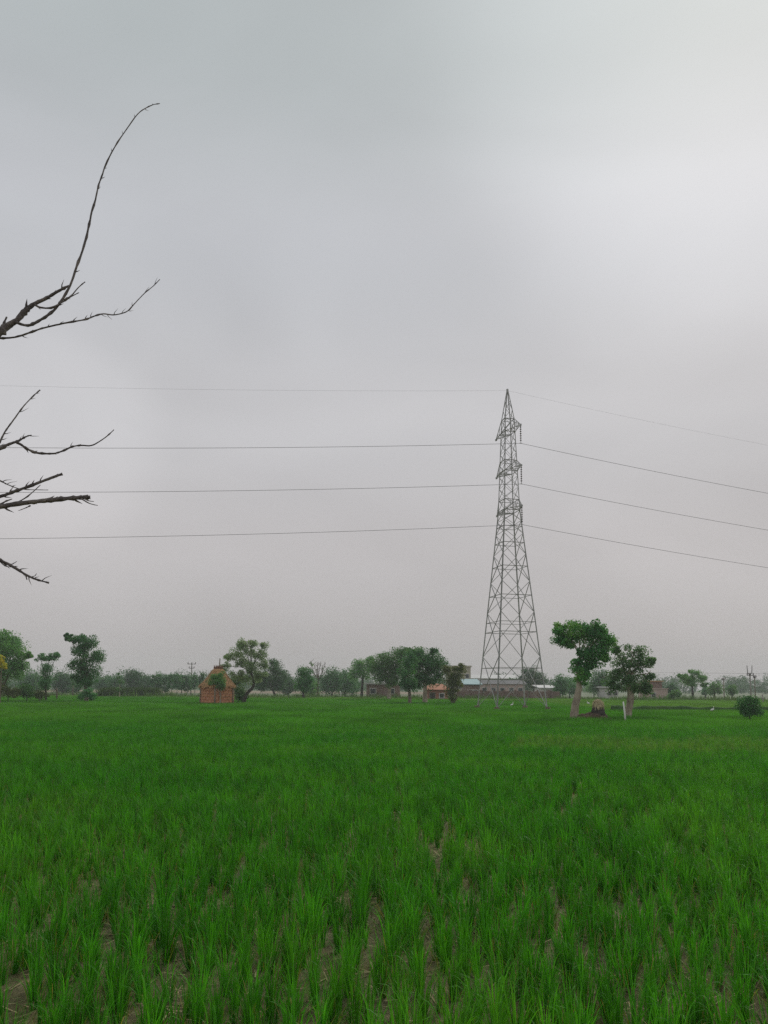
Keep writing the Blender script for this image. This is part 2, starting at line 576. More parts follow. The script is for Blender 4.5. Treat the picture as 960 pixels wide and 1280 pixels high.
CL = [clump_mesh(100 + i) for i in range(10)]
ROWX, ROWY = 0.158, 0.132
pts = []
for j in range(int(150 / ROWY)):
    y = 3.6 + j * ROWY
    if y > 32:
        break
    half = y * 0.56 + 1.6
    k = int(half / ROWX)
    for i in range(-k, k + 1):
        x = (i + (0.5 if j % 2 else 0.0)) * ROWX + 0.11 * noise.noise((i * 0.7, y * 0.35, 1)) + random.gauss(0, 0.040)
        yy = y + random.gauss(0, 0.045)
        thin = 0.18 + 0.26 * max(0, noise.noise((x * 0.55, yy * 0.4, 9)))
        if yy < 16 and random.random() < thin:
            continue
        s = (0.98 + 0.13 * noise.noise((x * 0.35, yy * 0.35, 4)) + random.gauss(0, 0.10))
        if random.random() < 0.08:
            s *= 0.7
        pts.append((x, yy, s))
# clumps that stand in the frame, nearest first
pts.sort(key=lambda p: p[1] + abs(p[0]) * 0.05)


def in_frame(x, y, mrg=12):
    d = Vector((x, y, 0.25)) - CAMP
    dz = d.dot(fwd)
    px = 480 + FPX * d.dot(cright) / dz
    py = PPY - FPX * d.dot(cup) / dz
    return -mrg < px < 960 + mrg and py < 1280 + 20


near, rest = [], []
for p in pts:
    if len(near) < 300 and in_frame(p[0], p[1]):
        near.append(p)
    else:
        rest.append(p)
for i, (x, y, s) in enumerate(near):
    o = bpy.data.objects.new('rice_clump', CL[i % len(CL)])
    COL.objects.link(o)
    o.location = (x, y, -0.01)
    o.rotation_euler = (random.gauss(0, 0.05), random.gauss(0, 0.05), random.uniform(0, 6.28))
    o.scale = (s * random.uniform(0.9, 1.15),) * 2 + (s,)
    tag(o, 'tufted green rice clump in the front rows of the paddy', 'rice clump', 'rice clumps in the front rows')
clump_src = [o for o in COL.objects if o.name.startswith('rice_clump')][:10]


def gn_scatter(name, P, sources, parent=None):
    """P: rows of x, y, z, rotz, sx, sz"""
    P = np.asarray(P, dtype=np.float32)
    me = bpy.data.meshes.new(name)
    me.vertices.add(len(P))
    me.vertices.foreach_set('co', np.ascontiguousarray(P[:, :3]).ravel())
    for an, col in (('rz', P[:, 3]), ('sx', P[:, 4]), ('sz', P[:, 5])):
        at = me.attributes.new(an, 'FLOAT', 'POINT')
        at.data.foreach_set('value', np.ascontiguousarray(col))
    at = me.attributes.new('pick', 'INT', 'POINT')
    at.data.foreach_set('value', rng.integers(0, len(sources), len(P)).astype(np.int32))
    ob = link(name, me, None, parent)
    ng = bpy.data.node_groups.new(name, 'GeometryNodeTree')
    ng.interface.new_socket('Geometry', in_out='INPUT', socket_type='NodeSocketGeometry')
    ng.interface.new_socket('Geometry', in_out='OUTPUT', socket_type='NodeSocketGeometry')
    n, l = ng.nodes, ng.links
    gi, go = n.new('NodeGroupInput'), n.new('NodeGroupOutput')
    iop = n.new('GeometryNodeInstanceOnPoints')
    jn = n.new('GeometryNodeJoinGeometry')
    for s in sources:
        oi = n.new('GeometryNodeObjectInfo')
        oi.inputs['Object'].default_value = s
        oi.inputs['As Instance'].default_value = True
        oi.transform_space = 'ORIGINAL'
        l.new(oi.outputs['Geometry'], jn.inputs[0])
    l.new(jn.outputs[0], iop.inputs['Instance'])
    iop.inputs['Pick Instance'].default_value = True

    def attr(an, t):
        a = n.new('GeometryNodeInputNamedAttribute')
        a.data_type = t
        a.inputs['Name'].default_value = an
        return a.outputs['Attribute']
    l.new(attr('pick', 'INT'), iop.inputs['Instance Index'])
    cr_ = n.new('ShaderNodeCombineXYZ')
    l.new(attr('rz', 'FLOAT'), cr_.inputs['Z'])
    l.new(cr_.outputs[0], iop.inputs['Rotation'])
    cs = n.new('ShaderNodeCombineXYZ')
    sx = attr('sx', 'FLOAT')
    l.new(sx, cs.inputs['X'])
    l.new(sx, cs.inputs['Y'])
    l.new(attr('sz', 'FLOAT'), cs.inputs['Z'])
    l.new(cs.outputs[0], iop.inputs['Scale'])
    l.new(gi.outputs[0], iop.inputs['Points'])
    l.new(iop.outputs[0], go.inputs[0])
    md = ob.modifiers.new('scatter', 'NODES')
    md.node_group = ng
    return ob


Pm, Pp = [], []
zc_ = gp(880, 926)
for x, y, s in rest:
    row = (x, y, -0.01, random.uniform(0, 6.28), s * random.uniform(0.95, 1.2), s)
    e = ((x - zc_.x) / 6.5) ** 2 + ((y - zc_.y) / 3.4) ** 2
    (Pp if e < 0.8 + 0.9 * noise.noise((x * 0.5, y * 0.5, 3)) and random.random() < 0.7 else Pm).append(row)
crop = gn_scatter('rice_crop', Pm, clump_src)
psrc = []
for i in range(3):
    r0 = Pp.pop(10 + i * 9)
    me = clump_mesh(300 + i)
    me.materials[0] = M['rice_straw']
    o = link('pale_clump', me, None)
    o.location, o.rotation_euler = r0[:3], (0, 0, r0[3])
    o['kind'] = 'stuff'
    psrc.append(o)
crop_p = gn_scatter('rice_crop', Pp, psrc)
tag(crop_p, 'pale yellowish patch of rice in front of the round bush', 'rice crop', kind='stuff')
for o in psrc:
    o.parent = crop_p
tag(crop, 'dense green rice filling the middle of the paddy', 'rice crop', kind='stuff')

# farther off: patches of rice, 1.6 m square
PS = 1.6


def patch_mesh(seed, mat, hh=1.0):
    g = np.random.default_rng(seed)
    Vs, Fs, o = [], [], 0
    for i in range(7):
        for j in range(9):
            v, f = blades(13, 0.06, 0.24 * hh, 0.41 * hh, 0.012, 3, 0.18, 0.6, gen=g,
                          cx=(i + 0.5) / 7 * PS - PS / 2 + g.normal(0, 0.03), cy=(j + 0.5) / 9 * PS - PS / 2 + g.normal(0, 0.03))
            Vs.append(v)
            Fs.append(f + o)
            o += len(v)
    me = np_mesh('rice_patch', np.concatenate(Vs), np.concatenate(Fs))
    me.materials.append(M[mat])
    return me


def is_far_field(x, y):
    return y > yb + 5 * (x - 16.5) / 43 if x > 16.5 else y > 92 - 0.15 * x


fp, fq = [], []
y = 32.6
while y < 112:
    half = y * 0.56 + 4
    x = -half
    while x < half:
        s = 0.95 + 0.10 * noise.noise((x * 0.09, y * 0.09, 4)) + random.gauss(0, 0.03)
        row = (x + random.gauss(0, 0.12), y + random.gauss(0, 0.12), -0.01, random.choice((0, math.pi)) + random.gauss(0, 0.06), 1.0, s)
        (fq if is_far_field(x, y) else fp).append(row)
        x += PS * 0.97
    y += PS * 0.97
crop2 = None
for rows, mat, lab in ((fp, 'rice_far', 'smooth green sheet of rice in the far half of the paddy'), (fq, 'rice_pale', 'paler rice fields beyond the bund, below the trees')):
    srcs = []
    holder = bpy.data.objects.new('rice_crop', None)
    for i in range(4):
        r0 = rows.pop(len(rows) // 2 + i * 7)
        srcs.append((patch_mesh(500 + i, mat), r0))
    so = []
    main = None
    for me, r0 in srcs:
        o = link('rice_patch', me, None)
        o.location = r0[:3]
        o['kind'] = 'stuff'
        so.append(o)
    main = gn_scatter('rice_crop', rows, so)
    tag(main, lab, 'rice crop', kind='stuff')
    for o in so:
        o.parent = main

# straw litter and small weeds on the mud between the front rows
N = 9000
lx, ly = rng.uniform(-6, 6, N), rng.uniform(3.7, 12, N)
la, ll, lw = rng.uniform(0, 6.28, N), rng.uniform(0.03, 0.16, N), rng.uniform(0.002, 0.005, N)
lz = np.array([0.035 * noise.noise((x * 2.3, y * 2.3, 0)) + 0.025 * noise.noise((x * 7, y * 7, 3)) for x, y in zip(lx, ly)]) + 0.012
tl = rng.normal(0, 0.22, N)
dx, dy, dzz = np.cos(la) * ll / 2, np.sin(la) * ll / 2, np.sin(tl) * ll / 2
qx, qy = -np.sin(la) * lw, np.cos(la) * lw
V = np.stack([np.stack([lx - dx - qx, ly - dy - qy, lz - dzz], 1), np.stack([lx + dx - qx, ly + dy - qy, lz + dzz], 1),
              np.stack([lx + dx + qx, ly + dy + qy, lz + dzz], 1), np.stack([lx - dx + qx, ly - dy + qy, lz - dzz], 1)], 1).reshape(-1, 3)
F = np.arange(4 * N).reshape(-1, 4)
M['litter'] = simple('dead_straw', [(0.14, 0.105, 0.05), (0.34, 0.27, 0.14), (0.50, 0.42, 0.24)], 2.0, 0.9, coord='World')
tag(link('straw_litter', np_mesh('straw_litter', V, F), 'litter'), 'dead straw scattered on the mud between the front rice rows', 'straw litter', kind='stuff')
Vs, Fs, o_ = [], [], 0
for k in range(420):
    x, y = random.uniform(-6, 6), random.uniform(3.8, 11)
    if noise.noise((x * 0.5 + 7, y * 0.5, 2)) < 0.0:
        continue
    v, f = blades(9, 0.10, 0.05, 0.17, 0.006, 3, 0.5, 0.7, cx=x, cy=y)
    Vs.append(v)
    Fs.append(f + o_)
    o_ += len(v)
M['weed'] = leaf_mat('weed_leaf', [(0.06, 0.10, 0.02), (0.13, 0.13, 0.035)], 2.0)
tag(link('weeds', np_mesh('weeds', np.concatenate(Vs), np.concatenate(Fs)), 'weed'), 'short yellowish weeds on the mud between the front rice rows', 'weeds', kind='stuff')

# ---------------------------------------------------------------- transmission tower
TC = gp(639.5, 884.5)
TY = TC.y
K = (TC - CAMP).dot(fwd) / FPX          # metres per photo pixel at the tower


def tz(py):
    """height on the tower axis that shows at photo row py"""
    lo, hi = -2.0, 60.0
    for _ in range(50):
        mid = (lo + hi) / 2
        d = Vector((TC.x, TC.y, mid)) - CAMP
        y = PPY - FPX * d.dot(cup) / d.dot(fwd)
        if y > py:
            lo = mid
        else:
            hi = mid
    return lo


T0 = R(-31)
tower = thing('transmission_tower', 'tall grey steel lattice power tower standing in the rice', 'power tower', TC)
Z_BASE, Z_WAIST, Z_TOP, Z_PEAK = 0.0, tz(639), tz(525), tz(489)
prof = [(0.0, 47.0 * K), (tz(766), 31.6 * K), (tz(694), 22.0 * K), (Z_WAIST, 14.8 * K), (Z_TOP, 9.0 * K), (Z_PEAK, 1.1 * K)]


def trad(z):
    for (z0, r0), (z1, r1) in zip(prof, prof[1:]):
        if z <= z1:
            return r0 + (r1 - r0) * (z - z0) / (z1 - z0)
    return prof[-1][1]


def corner(i, z):
    a = T0 + i * math.pi / 2
    r = trad(z)
    return Vector((r * math.cos(a), r * math.sin(a), z))


def bar(name, a, b, w, parent=tower, t=None):
    mb = MB()
    mid = (a + b) / 2
    mb.angle_bar(a, b, w, t or w * 0.22, Vector((mid.x, mid.y, 0.001)))
    return mb.build(name, 'steel', parent)


for i in range(4):
    mb = MB()
    zs = [-0.2, tz(766), tz(694), Z_WAIST, Z_TOP]
    for za_, zb_ in zip(zs, zs[1:]):
        mb.angle_bar(corner(i, za_), corner(i, zb_ + 0.02), 0.084 if za_ < Z_WAIST - 0.01 else 0.062, 0.02, corner(i, 0).normalized())
    mb.build('leg', 'steel', tower)
    bar('peak_leg', corner(i, Z_TOP), corner(i, Z_PEAK), 0.062)
    mb = MB()
    c = corner(i, 0)
    mb.box((c.x, c.y, 0.16), (0.46, 0.46, 0.50), T0, 0.6)
    mb.build('footing', 'footing', tower)
nodes = [0.32, tz(821), tz(766), tz(728), tz(694), tz(668), tz(652), Z_WAIST]
for a, b in zip(nodes, nodes[1:]):
    zm = (a * trad(b) + b * trad(a)) / (trad(a) + trad(b))   # where the two diagonals cross
    w = 0.042 if a < tz(700) else 0.036
    for i in range(4):
        bar('brace', corner(i, a), corner(i + 1, b), w)
        bar('brace', corner(i + 1, a), corner(i, b), w)
        if a < tz(660):
            bar('cross_member', corner(i, zm), corner(i + 1, zm), 0.042)
    if a < tz(700):
        # secondary struts: short ties from leg to diagonal
        z2 = (zm + b) / 2 if a > 1 else (zm + b) / 2
        for i in range(4):
            p, q = corner(i, z2), corner(i + 1, z2)
            if a < tz(800):
                bar('tie', p, q, 0.036)
cage = list(np.linspace(Z_WAIST, Z_TOP, 9))
for a, b in zip(cage, cage[1:]):
    for i in range(4):
        bar('brace', corner(i, a), corner(i + 1, b), 0.029)
        bar('brace', corner(i + 1, a), corner(i, b), 0.029)
for py in (639, 626, 590, 577, 541, 525):
    for i in range(4):
        bar('cross_member', corner(i, tz(py)), corner(i + 1, tz(py)), 0.046)
pk = list(np.linspace(Z_TOP, Z_PEAK, 4))
for a, b in zip(pk[:2], pk[1:3]):
    for i in range(4):
        bar('brace', corner(i, a), corner(i + (1 if int(a * 10) % 2 else -1), b), 0.034)
mb = MB()
mb.box((0, 0, Z_PEAK + 0.02), (0.13, 0.13, 0.30), T0)
mb.build('peak_cap', 'steel', tower)

# cross arms: two sides, three levels, strings of insulator discs on the near side
ARM_A = T0 + R(-39)
arm_d = Vector((math.cos(ARM_A), math.sin(ARM_A), 0))
ARM_L = 1.90
hang = []
for (ylo, yhi, ytip, yins) in ((541, 525, 531, 556.5), (590, 577, 582, 607), (639, 626, 632.5, 658)):
    zl, zh = tz(ylo), tz(yhi)
    for side in (1, -1):
        corners = (0, 3) if side == 1 else (1, 2)
        d = arm_d * side
        tip = d * ARM_L + Vector((0, 0, zl + 0.06))
        mb = MB()
        for ci in corners:
            lo, hi = corner(ci, zl), corner(ci, zh)
            mb.angle_bar(lo, tip, 0.048, 0.013, Vector((0, 0, 1)))
            mb.angle_bar(hi, tip, 0.044, 0.012, Vector((0, 0, 1)))
            for u, v in ((0.33, 0.33), (0.33, 0.66), (0.66, 0.66)):
                mb.angle_bar(lo.lerp(tip, u), hi.lerp(tip, v), 0.030, 0.008, Vector((0.3, 0.2, 1)))
        for u in (0.33, 0.66):
            mb.angle_bar(corner(corners[0], zl).lerp(tip, u), corner(corners[1], zl).lerp(tip, u), 0.032, 0.008, Vector((0, 0, 1)))
        mb.angle_bar(corner(corners[0], zl), corner(corners[1], zl).lerp(tip, 0.33), 0.032, 0.008, Vector((0, 0, 1)))
        mb.box((tip.x, tip.y, tip.z - 0.05), (0.16, 0.10, 0.14), ARM_A)
        mb.build('cross_arm', 'steel', tower)
        if side == 1:
            Ls = 25 * K * 1.0
            mb = MB()
            n = 7
            prof_pts, prof_r = [], []
            for q in range(n):
                z0 = -0.14 - q * (Ls - 0.28) / n
                dz = (Ls - 0.28) / n
                for u, r in ((0.0, 0.022), (0.25, 0.03), (0.38, 0.075), (0.52, 0.072), (0.58, 0.026), (0.99, 0.022)):
                    prof_pts.append(tip + Vector((0, 0, z0 - u * dz)))
                    prof_r.append(r)
            mb.tube([tip + Vector((0, 0, -0.02)), tip + Vector((0, 0, -0.14))], [0.014, 0.014], 6)
            mb.tube(prof_pts, prof_r, 10)
            end = tip + Vector((0, 0, -Ls))
            mb.tube([end + Vector((0, 0, 0.16)), end], [0.016, 0.02], 6)
            mb.build('insulator_string', 'porcelain', tower)
            ld = Vector((-arm_d.y, arm_d.x, 0))
            mb = MB()
            mb.tube([end + ld * -0.14, end, end + ld * 0.14], [0.015, 0.032, 0.015], 6)
            mb.build('cable_clamp', 'steel', tower)
            hang.append(TC + end)


def cable(label, A, left, right, r, cat='cable'):
    """a conductor sagging away from the tower to both sides"""
    pts_l, pts_r = [], []
    for (px, py), az, out in ((left, R(189), pts_l), (right, R(13), pts_r)):
        d = Vector((math.cos(az), math.sin(az), 0))
        # distance along the span at which the image column px is reached
        lo, hi = 0.1, 80.0
        for _ in range(60):
            t = (lo + hi) / 2
            p = A + d * t - CAMP
            x = 480 + FPX * (p.dot(cright)) / p.dot(fwd)
            if (x > px) == (px < 480):
                lo = t
            else:
                hi = t
        z_target = at_y(px, py, (A + d * t).y).z
        T = 85.0
        s = (A.z - z_target) / (t - t * t / (2 * T))
        for k in range(41):
            u = T * 1.15 * k / 40
            out.append(A + d * u + Vector((0, 0, -s * (u - u * u / (2 * T)))))
    path = list(reversed(pts_l[1:])) + pts_r
    mb = MB()
    mb.tube(path, [r] * len(path), 6)
    o = mb.build('power_cable', 'wire')
    return tag(o, label, cat, 'cables on the tower')


cable('uppermost thick conductor cable hanging from the highest cross arm', hang[0], (0, 559.5), (960, 617), 0.0135)
cable('middle conductor cable hanging from the second cross arm of the tower', hang[1], (0, 615.5), (960, 663), 0.0135)
cable('lowest conductor cable hanging from the bottom cross arm of the tower', hang[2], (0, 673.5), (960, 710), 0.0135)
cable('thin earth wire strung over the peak of the tower', TC + Vector((0, 0, Z_PEAK + 0.05)), (0, 482), (960, 557), 0.0042)

# ---------------------------------------------------------------- bare tree at the left edge
BY = 4.0
bt = thing('bare_tree', 'bare thorny tree reaching its dark branches in from the left edge', 'tree', (-3.3, BY + 0.1, 0))
bo = Vector(bt.location)


def crop_pts(pts, sc, ox, oy):
    return [(ox + x * sc, oy + y * sc) for x, y in pts]


s1 = 220 / 828
s2 = 180 / 853
BR = [  # path in photo pixels, start and end widths in pixels, node on the trunk it grows from (z), name
    (crop_pts([(0, 1190), (40, 1155), (80, 1130), (120, 1085), (160, 1055), (220, 1025), (280, 990), (325, 968)], s1, 0, 100), 9.5, 2.4, 2.2),
    (crop_pts([(0, 1215), (70, 1210), (150, 1185), (210, 1165), (300, 1145), (400, 1127), (440, 1112), (485, 1100), (535, 1105), (595, 1090), (630, 1055), (680, 1003), (720, 970), (752, 938)], s1, 0, 100), 2.6, 0.9, 2.15),
    (crop_pts([(0, 390), (30, 330), (80, 260), (135, 185), (190, 125), (238, 82)], s2, 0, 470), 2.3, 1.1, 1.75),
    (crop_pts([(0, 432), (50, 405), (100, 388), (130, 372), (160, 357), (187, 350)], s2, 0, 470), 4.2, 1.2, 1.7),
    (crop_pts([(0, 715), (70, 690), (150, 662), (220, 635), (300, 605), (370, 580)], s2, 0, 470), 3.8, 3.2, 1.5),
    (crop_pts([(0, 775), (100, 757), (200, 745), (300, 735), (400, 725), (480, 720), (535, 718)], s2, 0, 470), 6.2, 4.8, 1.35),
    (crop_pts([(0, 620), (50, 645), (110, 667), (160, 673), (285, 675)], s2, 0, 470), 1.5, 0.7, 1.6),
    (crop_pts([(0, 1092), (60, 1120), (110, 1150), (160, 1180), (215, 1205), (290, 1225)], s2, 0, 470), 4.0, 1.8, 1.2),
]
SUBS = [  # side shoots: branch index, path, widths
    (0, crop_pts([(75, 1140), (130, 1155), (180, 1135), (240, 1095), (285, 1045), (330, 965), (360, 880), (395, 780), (415, 700), (432, 620), (450, 560), (462, 500), (480, 450), (497, 400), (540, 315), (593, 235), (648, 160), (690, 130), (725, 115), (752, 111)], s1, 0, 100), 3.6, 1.0),
    (0, crop_pts([(160, 1055), (190, 1070), (240, 1072), (285, 1050), (330, 1020), (370, 975), (400, 950)], s1, 0, 100), 2.8, 1.1),
    (0, crop_pts([(300, 1035), (335, 1018), (372, 1000)], s1, 0, 100), 2.4, 0.9),
    (0, crop_pts([(5, 1180), (15, 1150), (32, 1115)], s1, 0, 100), 3.6, 2.0),
    (3, crop_pts([(95, 390), (130, 410), (170, 437), (220, 455), (280, 460), (330, 457), (380, 440), (430, 418), (480, 411), (540, 412), (590, 387), (635, 355), (675, 318)], s2, 0, 470), 3.2, 1.2),
    (5, crop_pts([(480, 725), (530, 755), (580, 767)], s2, 0, 470), 1.8, 0.8),
    (5, crop_pts([(500, 728), (530, 740), (556, 743)], s2, 0, 470), 1.6, 0.7),
    (5, crop_pts([(105, 748), (165, 712), (240, 645)], s2, 0, 470), 1.7, 1.0),
    (5, crop_pts([(180, 768), (150, 782), (110, 798)], s2, 0, 470), 1.6, 0.7),
    (5, crop_pts([(250, 745), (290, 728), (322, 710)], s2, 0, 470), 1.8, 0.8),
    (5, crop_pts([(0, 760), (40, 740), (72, 728)], s2, 0, 470), 2.6, 1.0),
    (7, crop_pts([(60, 1120), (80, 1110), (100, 1098)], s2, 0, 470), 1.4, 0.6),
    (7, crop_pts([(150, 1172), (155, 1190), (160, 1207)], s2, 0, 470), 1.8, 0.8),
    (7, crop_pts([(190, 1190), (206, 1184), (217, 1170)], s2, 0, 470), 1.4, 0.6),
    (7, crop_pts([(0, 1098), (30, 1125), (70, 1132)], s2, 0, 470), 1.6, 0.7),
]
kb = BY / FPX


def br_world(path, y_off, ramp_):
    return [at_y(px, py, BY + y_off + ramp_ * i) - bo for i, (px, py) in enumerate(path)]


def spikes(mb, pts_, rads, every, ln0, ln1):
    for i in range(3, len(pts_) - 2, every):
        if random.random() < 0.75:
            t = (pts_[i + 1] - pts_[i]).normalized()
            side = Vector((random.uniform(-1, 1), random.uniform(-0.6, 0.6), random.uniform(-0.8, 1.2)))
            side = (side - t * side.dot(t)).normalized()
            L = random.uniform(ln0, ln1)
            p = pts_[i]
            mb.tube([p, p + (side * 0.75 + t * 0.5) * L * 0.5, p + (side * 0.8 + t * 0.8) * L], [rads[i] * 0.55 + 0.0008, rads[i] * 0.35 + 0.0006, 0.0004], 5)


trunk_top = 2.9
trunk_pts = [Vector((0, 0, -0.1)), Vector((0.05, 0.02, 0.7)), Vector((-0.04, 0.05, 1.5)), Vector((0.06, 0, 2.2)), Vector((0.16, -0.05, trunk_top))]
mb = MB()
tp, tr_ = smooth_path(trunk_pts, [0.13, 0.10, 0.085, 0.065, 0.04], 6)
mb.tube(tp, tr_, 12, jitter=0.06)
mb.build('trunk', 'twig', bt)
bobs = []
for k, (path, w0, w1, z0) in enumerate(BR):
    wp = br_world(path, 0.05 * math.sin(k * 2.1), 0.012)
    # carry the branch on, outside the frame, to the trunk
    start = min(trunk_pts, key=lambda q: abs(q.z - min(2.8, wp[0].z - 0.35))).lerp(Vector((0, 0, wp[0].z - 0.5)), 0.3)
    zt = max(0.9, min(2.85, wp[0].z - 0.45 - 0.06 * k * 0))
    near_t = min(tp, key=lambda q: abs(q.z - zt))
    back = (wp[0] - wp[1]).normalized()
    b1, b2 = wp[0] + back * 0.10, wp[0] + back * 0.32
    pts_ = [near_t, near_t.lerp(b2, 0.55), b2, b1] + wp
    n0 = len(wp)
    rad = [w0 * kb * 0.5 * 1.4, w0 * kb * 0.5 * 1.3, w0 * kb * 0.5 * 1.15, w0 * kb * 0.5 * 1.05] + [kb * 0.5 * (w0 + (w1 - w0) * i / (n0 - 1)) for i in range(n0)]
    sp, sr = smooth_path(pts_, rad, 5)
    sr = [r_ * (1.4 if random.random() < 0.22 else random.uniform(0.92, 1.08)) for r_ in sr]
    mb = MB()
    mb.tube(sp, sr, 9, jitter=0.17)
    spikes(mb, sp, sr, 3, 0.014, 0.055)
    bobs.append(mb.build('branch', 'twig', bt))
for bi, path, w0, w1 in SUBS:
    wp = br_world(path, 0.05 * math.sin(bi * 2.1) + 0.012, 0.014)
    n0 = len(wp)
    sp, sr = smooth_path(wp, [kb * 0.5 * (w0 + (w1 - w0) * i / (n0 - 1)) for i in range(n0)], 4)
    sr = [r_ * (1.45 if random.random() < 0.18 else random.uniform(0.92, 1.08)) for r_ in sr]
    mb = MB()
    mb.tube(sp, sr, 8, jitter=0.18)
    if n0 > 4:
        spikes(mb, sp, sr, 4, 0.012, 0.030)
    mb.build('twig', 'twig', bobs[bi])


# ---------------------------------------------------------------- trees
def leaves(centres, sig, n, size, gen, up=0.35):
    """n leaf-sized quads round the clump centres; centres (k,3), sig (k,)"""
    k = len(centres)
    idx = gen.integers(0, k, n)
    dd = gen.normal(0, 1, (n, 3))
    dl = np.linalg.norm(dd, axis=1)[:, None]
    dd *= np.minimum(dl, 1.75 + 0.2 * np.sin(dl * 9)) / dl
    p = centres[idx] + dd * sig[idx][:, None] * np.array([1, 1, 0.75])
    nr = gen.normal(0, 1, (n, 3)) + (p - centres[idx]) / (sig[idx][:, None] + 1e-6) * 0.5
    nr[:, 2] += up
    nr /= np.linalg.norm(nr, axis=1)[:, None]
    t = np.cross(nr, gen.normal(0, 1, (n, 3)))
    t /= np.linalg.norm(t, axis=1)[:, None]
    bt_ = np.cross(nr, t)
    L = size * gen.uniform(0.6, 1.35, n)[:, None]
    W = L * gen.uniform(0.35, 0.6, n)[:, None]
    V = np.stack([p - t * L * 0.5, p + bt_ * W * 0.5 + nr * L * 0.08, p + t * L * 0.5, p - bt_ * W * 0.5 + nr * L * 0.08], 1).reshape(-1, 3)
    return V, np.arange(4 * n).reshape(-1, 4)


def make_tree(name, label, cat, px, base, blobs, mat='leaf_mid', bark='bark', dens=1.0, leaf=0.13, tw=3.0, depth=None,
              path=None, group=None, gap=0.28, seed=None, stems=1, limbs=True, fork=None):
    """crown given as ellipses in photo pixels at the tree's own distance; built as a volume of leaves round real limbs"""
    seed = seed if seed is not None else int(px * 7 + base * 3)
    g = np.random.default_rng(abs(seed) + 11)
    random.seed(abs(seed) + 5)
    P = gp(px, base) if depth is None else None
    if P is None:
        q = at_y(px, base, depth)
        P = Vector((q.x, q.y, 0))
    Y = P.y
    kk = ((Vector((P.x, Y, 2)) - CAMP).dot(fwd)) / FPX
    t = thing(name, label, cat, P, group)
    cents, sigs, wts = [], [], []
    bl = []
    for (cx, cy, rx, ry) in blobs:
        c = at_y(cx, cy, Y) - P
        rx_, rz_ = rx * kk * 1.12, ry * kk * 1.12
        ry_ = 0.9 * (rx_ + rz_) / 2
        c.y += g.normal(0, 0.22) * ry_
        bl.append((c, rx_, ry_, rz_))
        vol = rx_ * rz_
        nk = max(7, int(20 * vol ** 0.5))
        for _ in range(nk):
            d = g.normal(0, 1, 3)
            d /= np.linalg.norm(d)
            r = g.uniform(0.15, 0.86) ** 0.7
            cents.append(np.array(c) + d * np.array([rx_, ry_, rz_]) * r)
            sigs.append(gap * 1.2 * min(rx_, rz_) * g.uniform(0.5, 1.2))
    cents, sigs = np.array(cents), np.array(sigs)
    area = sum(b_[1] * b_[3] for b_ in bl)
    n = int(min(26000, 95 * dens * area / (leaf * leaf) * 0.44))
    n = max(n, 250)
    v, f = leaves(cents, sigs, n, leaf, g)
    v = v[:]
    crown = link('crown', np_mesh('crown', v, f), mat, t)
    # trunk and limbs
    if tw > 0:
        lowest = min(b_[0].z - b_[3] for b_ in bl)
        cz = float(np.mean([b_[0].z for b_ in bl]))
        cxm = float(np.mean([b_[0].x for b_ in bl]))
        mb = MB()
        for st in range(stems):
            off = Vector(((st - (stems - 1) / 2) * tw * kk * 0.9, random.uniform(-0.1, 0.1), 0)) if stems > 1 else Vector((0, 0, 0))
            if path:
                tpx = [at_y(x, y, Y) - P for x, y, _ in path]
                trd = [w * kk / 2 for _, _, w in path]
                tpx[0].z = -0.1
            else:
                fz = fork if fork else max(lowest + 0.12 * (cz - lowest), 0.3 * cz)
                e = Vector((cxm * 0.35 + off.x * 2.2, random.uniform(-0.15, 0.15), fz))
                tpx = [off * 0.6 + Vector((0, 0, -0.1)), off + Vector((random.uniform(-.06, .06), 0, fz * 0.5)), e]
                trd = [tw * kk * 0.62 / stems ** 0.6, tw * kk * 0.46 / stems ** 0.6, tw * kk * 0.36 / stems ** 0.6]
            sp, sr = smooth_path(tpx, trd, 5)
            mb.tube(sp, sr, 9, jitter=0.08)
            top = sp[-1]
            if limbs:
                for (c, rx_, ry_, rz_) in bl[st::stems]:
                    rel = c - top
                    mid = top + rel * 0.5 + Vector((rel.x * -0.1, random.uniform(-0.1, 0.1) * rx_, 0.08 * rel.length))
                    r0 = sr[-1] * 0.62
                    lp, lr = smooth_path([top - Vector((0, 0, 0.05)), mid, c], [r0, r0 * 0.65, r0 * 0.3], 4)
                    mb.tube(lp, lr, 6)
                    for _ in range(3):
                        d = Vector((random.gauss(0, 1), random.gauss(0, 1), random.gauss(0.3, 0.8))).normalized()
                        q = c + Vector((d.x * rx_, d.y * ry_, d.z * rz_)) * 0.8
                        mb.tube([c, c.lerp(q, 0.5) + Vector((0, 0, 0.03)), q], [r0 * 0.35, r0 * 0.25, r0 * 0.1], 5)
        mb.build('trunk', bark, t)
    return t


T = make_tree
